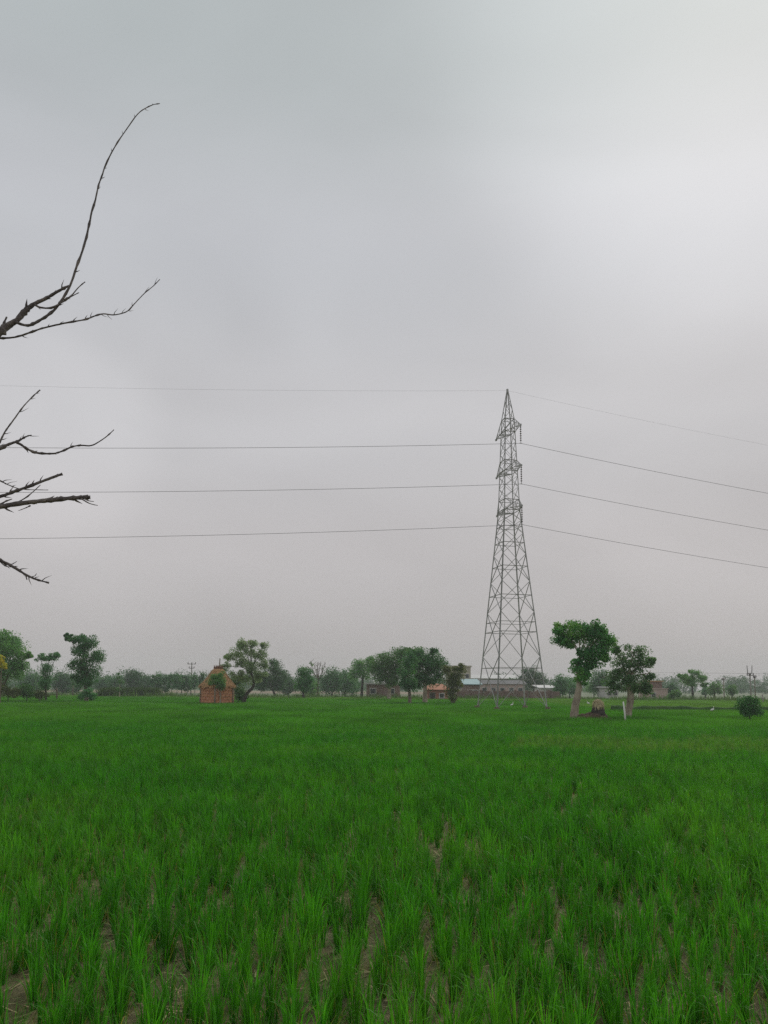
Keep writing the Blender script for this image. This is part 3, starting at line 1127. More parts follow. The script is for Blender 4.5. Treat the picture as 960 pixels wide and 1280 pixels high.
# the two trees right of the tower
T('broadleaf_tree', 'lopsided dark green tree with bare pale trunk, tallest right of the tower', 'tree', 718, 895,
  [(704, 796, 15, 12), (698, 787, 9, 10), (722, 788, 13, 13), (716, 802, 13, 9), (748, 803, 20, 18), (741, 788, 15, 11), (757, 796, 12, 14), (752, 820, 10, 11), (733, 815, 12, 12),
   (720, 832, 9, 10), (733, 842, 13, 10), (742, 830, 11, 12), (726, 848, 8, 8)], 'leaf_bright', 'bark_pale', 1.5, 0.125, 12,
  path=[(717, 896, 12), (719, 884, 9.5), (722, 870, 8.5), (724, 857, 7.5), (723, 845, 4.5), (722, 834, 3.6), (725, 820, 3)], gap=0.30)
T('broadleaf_tree', 'rounded grey-green tree with a thick short trunk, just right of the tallest tree', 'tree', 785, 893,
  [(792, 816, 17, 13), (776, 828, 14, 12), (800, 832, 14, 13), (814, 826, 6, 8), (811, 842, 7, 8), (764, 846, 12, 12), (785, 846, 17, 14), (802, 856, 11, 9), (772, 858, 12, 8), (790, 862, 12, 7), (768, 812, 6, 6), (806, 862, 7, 6)],
  'leaf_open', 'bark_pale', 0.95, 0.12, 12, gap=0.30,
  path=[(784, 895, 10), (786, 886, 8.5), (788, 876, 9), (788, 866, 8), (784, 852, 6)])
# behind and left of the tower
T('broadleaf_tree', 'small tree with leaves down its stem, left of the tower legs', 'tree', 567, 878,
  [(566, 846, 13, 9), (575, 836, 8, 6), (559, 836, 7, 6), (566, 859, 8, 8), (571, 852, 10, 8), (565, 870, 6, 6)], 'leaf_olive', 'bark', 1.3, 0.15, 4, stems=2, gap=0.34)
T('broadleaf_tree', 'dark rounded tree on the right of the big clump left of the tower', 'tree', 531, 877,
  [(533, 828, 17, 14), (546, 828, 12, 13), (538, 845, 15, 11), (524, 850, 10, 10), (523, 818, 10, 8), (543, 815, 4, 5), (520, 836, 12, 12)], 'leaf_dark', 'bark_pale', 1.5, 0.17, 6, gap=0.32)
T('broadleaf_tree', 'narrow leafy tree at the front of the big clump left of the tower', 'tree', 512, 878,
  [(509, 842, 10, 14), (512, 826, 9, 9), (514, 856, 7, 8), (505, 855, 6, 8)], 'leaf_dark', 'bark', 1.5, 0.16, 4.5, gap=0.32)
T('broadleaf_tree', 'broad mid-green tree forming the left dome of the big clump', 'tree', 486, 873,
  [(488, 826, 20, 11), (474, 834, 14, 9), (505, 817, 18, 8), (518, 816, 10, 8), (495, 840, 18, 11), (478, 846, 12, 8), (490, 852, 10, 7)], 'leaf_mid', 'bark_pale', 1.5, 0.2, 4.5, gap=0.34)
T('broadleaf_tree', 'slim dark-trunked tree left of the big clump', 'tree', 452, 870.5,
  [(449, 830, 9, 7), (455, 840, 9, 9), (445, 842, 8, 9), (462, 826, 7, 6), (466, 834, 9, 8)], 'leaf_mid', 'bark_dark', 1.2, 0.2, 3.6, gap=0.36)
T('bushy_tree', 'compact dark bush-like tree left of the bare-topped tree', 'tree', 379, 871.5,
  [(378, 842, 10, 8), (382, 851, 10, 9), (376, 856, 8, 8), (380, 863, 7, 6)], 'leaf_dark', 'bark_dark', 1.6, 0.17, 4, gap=0.3)
T('broadleaf_tree', 'airy olive tree with a leaning dark trunk beside the hut', 'tree', 304, 877,
  [(303, 806, 8, 7), (315, 803, 7, 7), (330, 807, 5, 5), (297, 815, 9, 8), (312, 816, 11, 8), (327, 818, 8, 7), (287, 822, 7, 7), (283, 833, 6, 6), (299, 830, 11, 8), (315, 832, 12, 9), (329, 831, 8, 8), (296, 843, 10, 8), (311, 846, 13, 9), (325, 846, 9, 8)], 'leaf_airy', 'bark_dark', 0.88, 0.13, 5,
  path=[(304, 878, 5.5), (308, 868, 4.2), (317, 857, 3.4), (314, 840, 2.4)], gap=0.30)
T('broadleaf_tree', 'dense green shrub between the hut and the airy olive tree', 'shrub', 298, 876.5,
  [(298, 850, 7, 9), (299, 862, 8, 9), (302, 871, 7, 5)], 'leaf_mid', 'bark_dark', 1.6, 0.15, 2, gap=0.36)
T('broadleaf_tree', 'bluish green tree just right of the airy olive tree', 'tree', 343, 868.5,
  [(341, 832, 10, 9), (350, 846, 12, 10), (332, 848, 10, 10), (344, 857, 14, 8), (326, 857, 8, 8)], 'leaf_blue', 'bark_dark', 1.4, 0.22, 3, gap=0.34)
T('sapling', 'thin leafy sapling growing against the front wall of the hut', 'sapling', 275, 878,
  [(273, 845, 8, 6), (277, 851, 8, 6), (268, 851, 7, 6), (275, 858, 6, 4)], 'leaf_mid', 'bark_pale', 1.3, 0.11, 1.6, stems=2, gap=0.36)
# left group
T('broadleaf_tree', 'large tree cut off by the left edge of the picture', 'tree', -3, 875.5,
  [(-10, 808, 22, 20), (8, 800, 15, 14), (20, 815, 14, 14), (24, 835, 12, 12), (2, 835, 22, 16), (-12, 850, 20, 14), (35, 819, 4, 4)], 'leaf_mid', 'bark', 1.3, 0.16, 7, gap=0.3)
T('broadleaf_tree', 'small ragged tree, second from the left edge', 'tree', 57, 874.5,
  [(51, 822, 8, 5), (62, 821, 6, 5), (71, 820, 5, 6), (57, 836, 8, 8), (59, 848, 8, 9), (55, 858, 7, 8)], 'leaf_blue', 'bark_dark', 1.2, 0.15, 3, gap=0.34)
T('broadleaf_tree', 'tall ragged tree with an overhanging top, right of the small ragged tree', 'tree', 108, 875.5,
  [(86, 796, 8, 4), (99, 798, 13, 6), (112, 803, 13, 9), (103, 816, 15, 9), (118, 822, 9, 11), (97, 830, 13, 8), (112, 838, 15, 10), (97, 846, 8, 8), (108, 852, 13, 8)], 'leaf_dark', 'bark', 1.35, 0.16, 5, gap=0.34)
T('shrub', 'low dark shrub at the foot of the tall ragged tree', 'shrub', 110, 876, [(106, 870, 7, 5), (115, 870, 7, 5), (110, 865, 6, 5)], 'leaf_dark', 'bark_dark', 1.3, 0.14, 1.2, gap=0.36)
T('flowering_shrub', 'yellow-flowering shrub at the left edge of the picture', 'shrub', 0, 878,
  [(0, 826, 6, 6), (-6, 830, 7, 7), (5, 833, 4, 3)], 'leaf_yellow', 'bark', 1.1, 0.12, 1.5, gap=0.34)
for i, (x, b_, bl, lab, mt_) in enumerate((
        (10, 876, [(6, 863, 10, 8), (16, 866, 10, 7)], 'olive shrub nearest the left edge', 'leaf_olive'),
        (33, 876, [(28, 864, 9, 7), (38, 866, 9, 6), (33, 860, 7, 5)], 'olive green shrub between the left edge and the small ragged tree', 'leaf_mid'),
        (50, 876, [(46, 868, 8, 5), (54, 869, 8, 5)], 'low shrub under the small ragged tree', 'leaf_olive'))):
    T('shrub', lab, 'shrub', x, b_, bl, mt_, 'bark_dark', 1.2, 0.14, 1.2, gap=0.38, group='shrubs at the left field edge')
T('sapling', 'spindly sapling with one leafy tuft before the cane strip', 'sapling', 149, 871, [(152, 852, 3.5, 3.5), (149, 845, 1.5, 5), (148, 862, 2.5, 3)], 'leaf_mid', 'bark_pale', 1.2, 0.14, 1.2, gap=0.4)
# right
T('broadleaf_tree', 'spreading tree beside the pink house at the right', 'tree', 866, 873.5,
  [(868, 842, 9, 5), (858, 848, 9, 5), (875, 848, 8, 6), (864, 853, 12, 6), (850, 846, 5, 3), (880, 855, 6, 4)], 'leaf_mid', 'bark_dark', 1.3, 0.16, 3, gap=0.36)
T('shrub', 'low round shrub at the foot of the pink house', 'shrub', 843, 874.5, [(838, 869, 5, 4), (846, 868, 7, 5)], 'leaf_mid', 'bark_dark', 1.4, 0.15, 1, gap=0.36)
T('round_bush', 'round dark green bush standing alone in the rice near the right edge', 'bush', 936, 897,
  [(936, 883, 13, 11), (930, 886, 8, 8), (943, 885, 8, 9), (936, 876, 8, 5)], 'leaf_dark', 'bark_dark', 2.4, 0.085, 2, gap=0.36)
T('broadleaf_tree', 'dark round tree behind the right legs of the tower', 'tree', 668, 868, [(664, 842, 11, 7), (674, 848, 12, 7), (656, 851, 9, 6), (668, 856, 15, 7)], 'leaf_blue', 'bark_dark', 1.3, 0.24, 3, gap=0.36)

for x, b_, bl, lab, mt_ in (
        (704, 869, [(698, 862, 7, 5), (709, 861, 8, 6)], 'low hedge-like shrub left of the tallest right-hand tree', 'leaf_blue'),
        (742, 869.5, [(738, 862, 7, 6), (748, 860, 8, 7)], 'low shrub between the two trees right of the tower', 'leaf_mid'),
        (806, 870, [(803, 864, 6, 5), (809, 862, 5, 6)], 'low shrub just left of the pink house', 'leaf_mid'),
        (552, 868, [(549, 864, 4, 3), (556, 863, 4, 4)], 'small shrub before the orange-roofed brick house', 'leaf_mid'),
        (590, 868, [(586, 863, 6, 4), (595, 864, 5, 3)], 'small shrub before the brick wall left of the tower', 'leaf_olive'),
        (690, 868, [(684, 864, 6, 4), (691, 862, 6, 5)], 'dark shrub at the right end of the brick wall', 'leaf_blue'),
        (470, 869.5, [(464, 864, 6, 4), (473, 863, 6, 5)], 'low shrub before the brown brick house', 'leaf_mid')):
    T('shrub', lab, 'shrub', x, b_, bl, mt_, 'bark_dark', 1.2, 0.2, 1.2, gap=0.38, group='shrubs along the far field edge')

# far trees, each behind the nearer ones
FAR = [
    (-14, 842, 20, 105, 'leaf_blue'), (38, 838, 14, 150, 'leaf_blue'), (78, 838, 13, 150, 'leaf_blue'), (90, 846, 12, 160, 'leaf_blue'), (131, 844, 12, 170, 'leaf_blue'), (146, 842, 11, 165, 'leaf_blue'),
    (167, 834, 11, 160, 'leaf_blue'), (182, 844, 11, 170, 'leaf_blue'), (360, 846, 12, 150, 'leaf_blue'), (415, 834, 13, 135, 'leaf_blue'),
    (431, 836, 12, 140, 'leaf_blue'), (440, 846, 10, 150, 'leaf_blue'), (390, 850, 9, 140, 'leaf_mid'), (700, 842, 9, 125, 'leaf_blue'), (712, 848, 9, 135, 'leaf_blue'), (752, 838, 13, 130, 'leaf_blue'),
    (838, 854, 8, 150, 'leaf_blue'), (893, 852, 9, 140, 'leaf_mid'), (882, 858, 8, 150, 'leaf_blue'), (915, 856, 6, 135, 'leaf_mid'),
    (600, 852, 10, 190, 'leaf_blue'), (640, 848, 11, 190, 'leaf_blue'),
]
WHERE = {-14: 'hazy tree behind the large tree at the left edge', 38: 'hazy tree seen between the large left-edge tree and the small ragged tree',
         78: 'hazy tree seen between the small ragged tree and the tall ragged tree', 90: 'hazy tree low behind the tall ragged tree', 131: 'hazy tree right behind the tall ragged tree, above the cane strip',
         146: 'hazy tree behind the spindly sapling', 167: 'hazy dome-topped tree rising above the cane strip', 182: 'hazy low tree right of the dome-topped tree',
         360: 'hazy tree between the bluish tree and the compact dark bush-like tree', 415: 'hazy blue-green tree right of the bare-topped tree',
         431: 'hazy tree left of the slim dark-trunked tree', 440: 'low hazy tree behind the slim dark-trunked tree', 390: 'green bush under the bare-topped tree',
         700: 'hazy tree between the tower and the tallest right-hand tree', 712: 'hazy tree behind the trunk of the tallest right-hand tree', 752: 'hazy pale tree seen between the two trees right of the tower',
         838: 'hazy tree behind the pink house', 893: 'hazy tree between the spreading tree and the leftmost right-hand pole', 882: 'low hazy tree right behind the spreading tree', 915: 'reedy green bush just right of the leftmost right-hand pole',
         600: 'faint tree behind the teal-roofed shed', 640: 'faint tree behind the long dark-roofed shed'}
for (x, top, r, dep, mt_) in FAR:
    g_ = random.Random(x * 3 + 1)
    by = 858 + (CAM_Z / dep) * FPX
    h = by - top
    T('far_tree', WHERE[x], 'tree', x, by, [(x, top + h * 0.30, r * 0.8, h * 0.28), (x - r * 0.4, top + h * 0.52, r * 0.7, h * 0.26), (x + r * 0.45, top + h * 0.5, r * 0.7, h * 0.27), (x + g_.uniform(-3, 3), top + h * 0.72, r * 0.85, h * 0.2)],
      mt_, 'bark_dark', 1.25, 0.30, 2.2, depth=dep, group='hazy trees along the far field edge', gap=0.4)

# row of slim trees with pale trunks left of the hut
for i, x in enumerate((193, 199, 207, 214, 221, 227, 234, 243, 252)):
    g_ = random.Random(i)
    top = 840 + g_.uniform(-1, 4)
    T('slim_tree', ('leftmost', 'second', 'third', 'fourth', 'fifth', 'sixth', 'seventh', 'eighth', 'rightmost')[i] + ' slim pale-trunked tree, counted from the left, in the row left of the hut', 'tree', x, 869.5,
      [(x, top + 5, 3.6, 4.5), (x - 2, top + 10, 4.2, 5), (x + 2, top + 13, 4.4, 5), (x, top + 18, 4, 3.5)], 'leaf_blue', 'bark_white', 1.1, 0.28, 1.3, depth=132 + g_.uniform(-3, 3),
      group='row of pale-trunked trees left of the hut', gap=0.42, fork=2.2)

# the bare-topped tree
bp_ = gp(397, 868)
bt2 = thing('bare_topped_tree', 'thin tree with bare twigs standing up from a leafy base', 'tree', bp_)
kk = bp_.y / FPX
mb = MB()
random.seed(3)
root_t = at_y(398, 850, bp_.y) - bp_
mb.tube([Vector((0, 0, -0.1)), root_t * 0.5, root_t], [0.16, 0.13, 0.11], 8)
for x, y in ((388, 826), (392, 829), (385, 833), (397, 828), (401, 827), (404, 831), (407, 828), (395, 836), (410, 836)):
    e = at_y(x, y, bp_.y + random.uniform(-1, 1)) - bp_
    mid = root_t.lerp(e, 0.5) + Vector((random.uniform(-.2, .2), 0, -0.15))
    mb.tube(*smooth_path([root_t, mid, e], [0.08, 0.06, 0.035], 4), n=6)
    for _ in range(4):
        p = root_t.lerp(e, random.uniform(0.4, 1.0))
        mb.tube([p, p + Vector((random.uniform(-.6, .6), random.uniform(-.3, .3), random.uniform(0.2, 0.7)))], [0.035, 0.02], 5)
mb.build('trunk', 'bark', bt2)
g = np.random.default_rng(5)
cs = np.array([np.array(at_y(x, y, bp_.y) - bp_) for x, y in ((393, 857), (400, 856), (404, 861), (394, 864), (399, 864), (398, 850), (388, 829), (390, 831))])
v, f = leaves(cs, np.array([0.28, 0.28, 0.28, 0.28, 0.28, 0.2, 0.12, 0.12]) * 1.3, 420, 0.22, g)
link('crown', np_mesh('crown', v, f), 'leaf_mid', bt2)

# cane strip before the far trees on the left
Vs, Fs, o_ = [], [], 0
g = np.random.default_rng(9)
cA, cB = at_y(122, 868, 100), at_y(192, 868, 108)
for k in range(420):
    u = g.uniform(0, 1)
    x = cA.x + (cB.x - cA.x) * u
    yy = cA.y + (cB.y - cA.y) * u + g.uniform(0, 4)
    v, f = blades(14, 0.3, 0.9, 1.55, 0.07, 3, 0.14, 0.5, gen=g, cx=x, cy=yy)
    Vs.append(v)
    Fs.append(f + o_)
    o_ += len(v)
M['cane'] = leaf_mat('cane_leaf', [(0.045, 0.095, 0.035), (0.075, 0.13, 0.045)], 0.6)
tag(link('cane_strip', np_mesh('cane_strip', np.concatenate(Vs), np.concatenate(Fs)), 'cane'), 'strip of tall pale green cane below the hazy trees', 'cane strip', kind='stuff')

# tall rough grass along the far edge of the paddies
Vs, Fs, o_ = [], [], 0
g = np.random.default_rng(77)
for k in range(1500):
    yy = g.uniform(98, 116)
    x = g.uniform(-0.62, 0.62) * yy
    q = noise.noise((x * 0.11, yy * 0.25, 6))
    if q < -0.12:
        continue
    v, f = blades(12, 0.45, 0.4, 0.75 + 0.9 * max(q, 0), 0.09, 2, 0.3, 0.5, gen=g, cx=x, cy=yy)
    Vs.append(v)
    Fs.append(f + o_)
    o_ += len(v)
M['verge'] = leaf_mat('verge_grass', [(0.075, 0.16, 0.05), (0.10, 0.20, 0.06), (0.15, 0.20, 0.08)], 0.08)
tag(link('grass_verge', np_mesh('grass_verge', np.concatenate(Vs), np.concatenate(Fs)), 'verge'), 'rough tall grass along the far edge of the paddies', 'grass verge', kind='stuff')

# far wood closing the horizon
Vs, Fs, o_ = [], [], 0
g = np.random.default_rng(21)
for k in range(300):
    dep = g.uniform(260, 420)
    x = g.uniform(-0.66, 0.66) * dep
    h = g.uniform(5.5, 9.5) * (0.8 + 0.5 * noise.noise((x * 0.02, 3, 1)))
    w = h * g.uniform(0.6, 1.1)
    cs = np.stack([g.normal(x, w * 0.40, 14), g.normal(dep, w * 0.3, 14), g.uniform(0.05, 0.8, 14) * h], 1)
    v, f = leaves(cs, np.full(14, w * 0.15), 640, 0.55, g)
    Vs.append(v)
    Fs.append(f + o_)
    o_ += len(v)
tag(link('far_wood', np_mesh('far_wood', np.concatenate(Vs), np.concatenate(Fs)), 'leaf_blue'), 'hazy distant wood along the whole horizon', 'wood', kind='stuff')

# ---------------------------------------------------------------- hut
hp = gp(271.5, 877.5)
hut = thing('thatched_hut', 'small round reddish hut with a pointed thatched roof', 'hut', hp)
hk = hp.y / FPX
HR = 19.5 * hk
z_e = (at_y(271, 855.5, hp.y)).z
random.seed(11)
NS = 12
courses = 7
ch = (z_e - 0.05) / courses
mb = MB()
ring = [(math.cos(2 * math.pi * i / 36) * (HR - 0.10), math.sin(2 * math.pi * i / 36) * (HR - 0.10)) for i in range(36)]
mb.add([(x, y, z) for z in (0.0, z_e) for x, y in ring], [(i, (i + 1) % 36, 36 + (i + 1) % 36, 36 + i) for i in range(36)])
mb.build('inner_wall', 'hut_core', hut)
for c in range(courses):
    for i in range(22):
        a0 = 2 * math.pi * (i + (0.5 if c % 2 else 0)) / 22
        r = HR + random.uniform(-0.04, 0.05)
        mb = MB()
        wseg = 2 * math.pi * HR / 22
        mb.box((0, 0, 0), (wseg * random.uniform(0.97, 1.06), 0.16, ch * random.uniform(0.86, 0.97)), random.uniform(-0.06, 0.06), random.uniform(0.94, 1.0))
        o = mb.build('clay_block', 'hut_wall', hut)
        o.location = (math.cos(a0) * (r - 0.06), math.sin(a0) * (r - 0.06), ch * (c + 0.5) + 0.01)
        o.rotation_euler = (0, 0, a0 + math.pi / 2)
for i in range(5):
    a0 = 2 * math.pi * i / 5 - 0.25
    mb = MB()
    mb.tube([Vector((math.cos(a0) * (HR + .12), math.sin(a0) * (HR + .12), -0.05)), Vector((math.cos(a0) * (HR + .09), math.sin(a0) * (HR + .09), z_e + 0.05))], [0.055, 0.05], 7)
    mb.build('post', 'wood_grey', hut)
# layered thatch
mb = MB()
z_t = at_y(271, 837.5, hp.y).z
lay = 5
for c in range(lay):
    t0, t1 = c / lay, (c + 1) / lay
    r0 = (HR + 0.14) * (1 - t0 * 0.72)
    r1 = (HR + 0.14) * (1 - t1 * 0.74)
    z0 = z_e - 0.12 + (z_t - z_e + 0.12) * t0 ** 1.25
    z1 = z_e - 0.02 + (z_t - z_e + 0.12) * t1 ** 1.25
    n = 30
    lo = [(math.cos(2 * math.pi * i / n) * (r0 + 0.08), math.sin(2 * math.pi * i / n) * (r0 + 0.08), z0 + random.uniform(-0.05, 0.05)) for i in range(n)]
    li = [(math.cos(2 * math.pi * i / n) * (r0 - 0.02), math.sin(2 * math.pi * i / n) * (r0 - 0.02), z0 + 0.02) for i in range(n)]
    hi = [(math.cos(2 * math.pi * i / n) * r1, math.sin(2 * math.pi * i / n) * r1, z1) for i in range(n)]
    mb.add(li + lo + hi, [(i, n + i, n + (i + 1) % n, (i + 1) % n) for i in range(n)] + [(n + i, 2 * n + i, 2 * n + (i + 1) % n, n + (i + 1) % n) for i in range(n)])
roof = mb.build('thatch_roof', 'straw', hut)
g = np.random.default_rng(31)
Ns = 1700
ta = g.uniform(0, 2 * np.pi, Ns)
tt = g.uniform(0, 0.95, Ns)
rr_ = (HR + 0.16) * (1 - tt * 0.72)
zz_ = z_e - 0.05 + (z_t - z_e + 0.12) * tt ** 1.25
Lk = g.uniform(0.25, 0.5, Ns)
wv = g.uniform(0.012, 0.03, Ns)
slope = math.atan2(z_t - z_e, HR * 0.66)
ux, uy, uz = np.cos(ta) * math.cos(slope), np.sin(ta) * math.cos(slope), -math.sin(slope) + g.normal(0, 0.1, Ns)
p0 = np.stack([np.cos(ta) * rr_, np.sin(ta) * rr_, zz_ + 0.08], 1)
p1 = p0 + np.stack([ux, uy, uz], 1) * Lk[:, None]
sd = np.stack([-np.sin(ta) * wv, np.cos(ta) * wv, np.zeros(Ns)], 1)
V = np.stack([p0 - sd, p0 + sd, p1 + sd, p1 - sd], 1).reshape(-1, 3)
o = link('straw', np_mesh('straw', V, np.arange(4 * Ns).reshape(-1, 4)), 'straw', roof)
o['kind'] = 'stuff'
# ragged tuft and pole on top
v, f = blades(240, 5.4 * hk, 0.3, 0.66, 0.06, 3, 0.12, 0.35, gen=g)
v[:, 2] += z_t - 0.14
M['tuft'] = simple('dry_tuft', [(0.20, 0.085, 0.055), (0.34, 0.17, 0.10)], 5, 0.95)
link('ridge_tuft', np_mesh('ridge_tuft', v, f), 'tuft', roof)
mb = MB()
zt2 = at_y(271, 823, hp.y).z
mb.tube([Vector((0.08, 0, z_t - 0.3)), Vector((0.12, 0, zt2))], [0.07, 0.045], 7)
mb.build('roof_pole', 'wood_grey', hut)

# ---------------------------------------------------------------- buildings far behind
def house(name, label, x0, x1, ytop, ybase_dep, wall, roof=None, rtype='flat', yroof=None, deep=6.0, wins=(), rz=0.0, roof_over=0.4, cat='building'):
    """x0..x1 and rows in photo pixels at a given distance"""
    Y = ybase_dep
    A, B = at_y(x0, 860, Y), at_y(x1, 860, Y)
    w = B.x - A.x
    P = Vector(((A.x + B.x) / 2, Y + deep / 2, 0))
    t = thing(name, label, cat, P, rz=rz)
    h = at_y((x0 + x1) / 2, ytop, Y).z
    mb = MB()
    mb.box((0, 0, h / 2 - 0.1), (w, deep, h + 0.2))
    mb.build('wall', wall, t)
    if roof:
        mb = MB()
        zr = at_y((x0 + x1) / 2, yroof, Y).z if yroof else h + 0.25
        o = roof_over
        if rtype == 'flat':
            mb.box((0, 0, h + (zr - h) / 2 + 0.003), (w + 2 * o, deep + 2 * o, max(zr - h, 0.15)))
        elif rtype == 'gable':   # ridge along x
            hw, hd = w / 2 + o, deep / 2 + o
            mb.add([(-hw, -hd, h), (hw, -hd, h), (hw, hd, h), (-hw, hd, h), (-hw, 0, zr), (hw, 0, zr)],
                   [(0, 1, 5, 4), (2, 3, 4, 5), (1, 2, 5), (3, 0, 4), (3, 2, 1, 0)])
        elif rtype == 'hip':
            hw, hd = w / 2 + o, deep / 2 + o
            mb.add([(-hw, -hd, h), (hw, -hd, h), (hw, hd, h), (-hw, hd, h), (-hw * .45, 0, zr), (hw * .45, 0, zr)],
                   [(0, 1, 5, 4), (2, 3, 4, 5), (1, 2, 5), (3, 0, 4), (3, 2, 1, 0)])
        elif rtype == 'shed':
            hw, hd = w / 2 + o, deep / 2 + o
            mb.add([(-hw, -hd, h), (hw, -hd, h), (hw, hd, zr), (-hw, hd, zr), (-hw, -hd, h + .12), (hw, -hd, h + .12), (hw, hd, zr + .12), (-hw, hd, zr + .12)],
                   [(3, 2, 1, 0), (4, 5, 6, 7), (0, 1, 5, 4), (1, 2, 6, 5), (2, 3, 7, 6), (3, 0, 4, 7)])
        mb.build('roof', roof, t)
    for (u, v0, ww, hh) in wins:
        nm = 'door' if v0 <= 0.05 else 'window'
        mb = MB()
        zc = v0 * h + hh / 2
        mb.box(((u - 0.5) * w, -deep / 2 - 0.02, zc), (ww + 0.2, 0.10, hh + 0.2))
        fr = mb.build(nm, 'plaster_white' if nm == 'window' else 'wood_grey', t)
        mb = MB()
        mb.box(((u - 0.5) * w, -deep / 2 - 0.05, zc), (ww, 0.10, hh))
        mb.build('pane' if nm == 'window' else 'door_panel', 'glass' if nm == 'window' else 'bark_dark', fr)
    return t


house('brick_house', 'small brick house with an orange hipped roof left of the tower', 534, 560, 862, 98, 'brick', 'roof_orange', 'hip', 854.5, 5, [(0.25, 0.0, 0.6, 1.0), (0.7, 0.3, 0.5, 0.5)])
house('brick_house', 'brown brick house with a pale roof edge behind the big clump of trees', 458, 500, 855.5, 118, 'brick_brown', 'roof_pale', 'flat', 853.5, 6, [(0.2, 0.35, 0.8, 0.7), (0.75, 0.35, 0.8, 0.7)])
house('block_building', 'tall beige block building behind the small tree left of the tower', 561, 588.5, 834, 165, 'plaster_beige', 'plaster_beige', 'flat', 832, 8,
      [(0.15, 0.25, 0.7, 0.8), (0.5, 0.25, 0.7, 0.8), (0.84, 0.25, 0.7, 0.8), (0.15, 0.62, 0.7, 0.8), (0.5, 0.62, 0.7, 0.8), (0.84, 0.62, 0.7, 0.8)], roof_over=0.2)
house('shed', 'low shed with a pale teal sheet roof left of the tower', 582, 600, 856, 135, 'brick_brown', 'roof_teal', 'shed', 849, 7, [(0.3, 0.25, 0.7, 0.7), (0.7, 0.25, 0.7, 0.7)])
house('long_shed', 'long pink walled shed with a dark roof behind the tower', 600, 656, 855, 150, 'plaster_pink', 'roof_dark', 'gable', 849, 8,
      [(0.1, 0.35, 0.8, 0.8), (0.3, 0.35, 0.8, 0.8), (0.5, 0.35, 0.8, 0.8), (0.7, 0.35, 0.8, 0.8), (0.9, 0.35, 0.8, 0.8)])
house('factory_hall', 'pale hazy factory hall above the long dark-roofed shed', 588, 646, 848, 205, 'plaster_white', 'roof_pale', 'gable', 843, 12,
      [(0.12, 0.45, 1.4, 1.0), (0.37, 0.45, 1.4, 1.0), (0.62, 0.45, 1.4, 1.0), (0.87, 0.45, 1.4, 1.0)])
house('low_shed', 'low shed with a whitish sloping roof right of the tower', 676, 698, 860.5, 140, 'plaster_white', 'roof_pale', 'shed', 857, 6, [(0.5, 0.0, 0.9, 1.2)])
house('white_house', 'small white house seen between the two trees right of the tower', 757, 773, 860, 125, 'plaster_white', 'roof_pale', 'flat', 858, 5, [(0.3, 0.35, 0.6, 0.6), (0.75, 0.35, 0.6, 0.6)])
pink = house('pink_house', 'pink plastered house with a brown upper room at the right', 812, 834.5, 861.5, 112, 'plaster_pink', 'plaster_pink', 'flat', 860.6, 5, [(0.2, 0.3, 0.5, 0.6)], roof_over=0.1)
mb = MB()
zb = at_y(820, 861, 112).z
mb.box((0.5, 1.2, zb + 0.55), (1.9, 2.2, 1.0))
mb.build('upper_room', 'brick_brown', pink)
mb = MB()
mb.box((0.5, 1.2, zb + 1.12), (2.4, 2.6, 0.12))
mb.build('upper_roof', 'straw', pink)
# boundary wall of brick panels between piers
wA, wB = at_y(572, 866, 108), at_y(700, 866, 112)
bw = thing('boundary_wall', 'long low brown brick wall behind the tower', 'wall', (0, 0, 0))
nb = 9
for i in range(nb):
    a, b_ = wA.lerp(wB, i / nb), wA.lerp(wB, (i + 1) / nb)
    mb = MB()
    mid = (a + b_) / 2
    mb.box((mid.x, mid.y, 0.62), ((b_ - a).length - 0.3, 0.2, 1.24 + random.uniform(-.05, .05)))
    mb.build('wall_panel', 'brick_brown', bw)
    mb = MB()
    mb.box((a.x, a.y, 0.7), (0.3, 0.3, 1.4))
    mb.build('pier', 'brick_brown', bw)

# ---------------------------------------------------------------- poles and posts
def pole(label, px, ytop, dep, r=0.11, arms=((0.12, 1.2),), name='utility_pole', group='utility poles', prongs=0):
    B = at_y(px, 866, dep)
    P = Vector((B.x, dep, 0))
    h = at_y(px, ytop, dep).z
    t = thing(name, label, 'pole', P, group)
    mb = MB()
    mb.tube([Vector((0, 0, -0.2)), Vector((0, 0, h * 0.5)), Vector((0, 0, h))], [r, r * 0.9, r * 0.75], 8)
    mb.build('pole_shaft', 'concrete' if r > 0.1 else 'wood_grey', t)
    for dz, w in arms:
        mb = MB()
        mb.box((0, -0.1, h - dz), (w, 0.09, 0.09))
        ca = mb.build('crossarm', 'bark_dark', t)
        for sx in (-0.45, 0, 0.45):
            mb = MB()
            mb.tube([Vector((sx * w, -0.1, h - dz + 0.04)), Vector((sx * w, -0.1, h - dz + 0.22)), Vector((sx * w, -0.1, h - dz + 0.34))], [0.05, 0.075, 0.03], 7)
            mb.build('insulator', 'porcelain', ca)
    for sx in ([-0.35, 0.35] if prongs else []):
        mb = MB()
        mb.tube([Vector((0, 0, h - 0.3)), Vector((sx * 0.8, 0, h)), Vector((sx, 0, h + 1.0))], [0.06, 0.05, 0.04], 6)
        mb.build('prong', 'bark_dark', t)
    return P, h


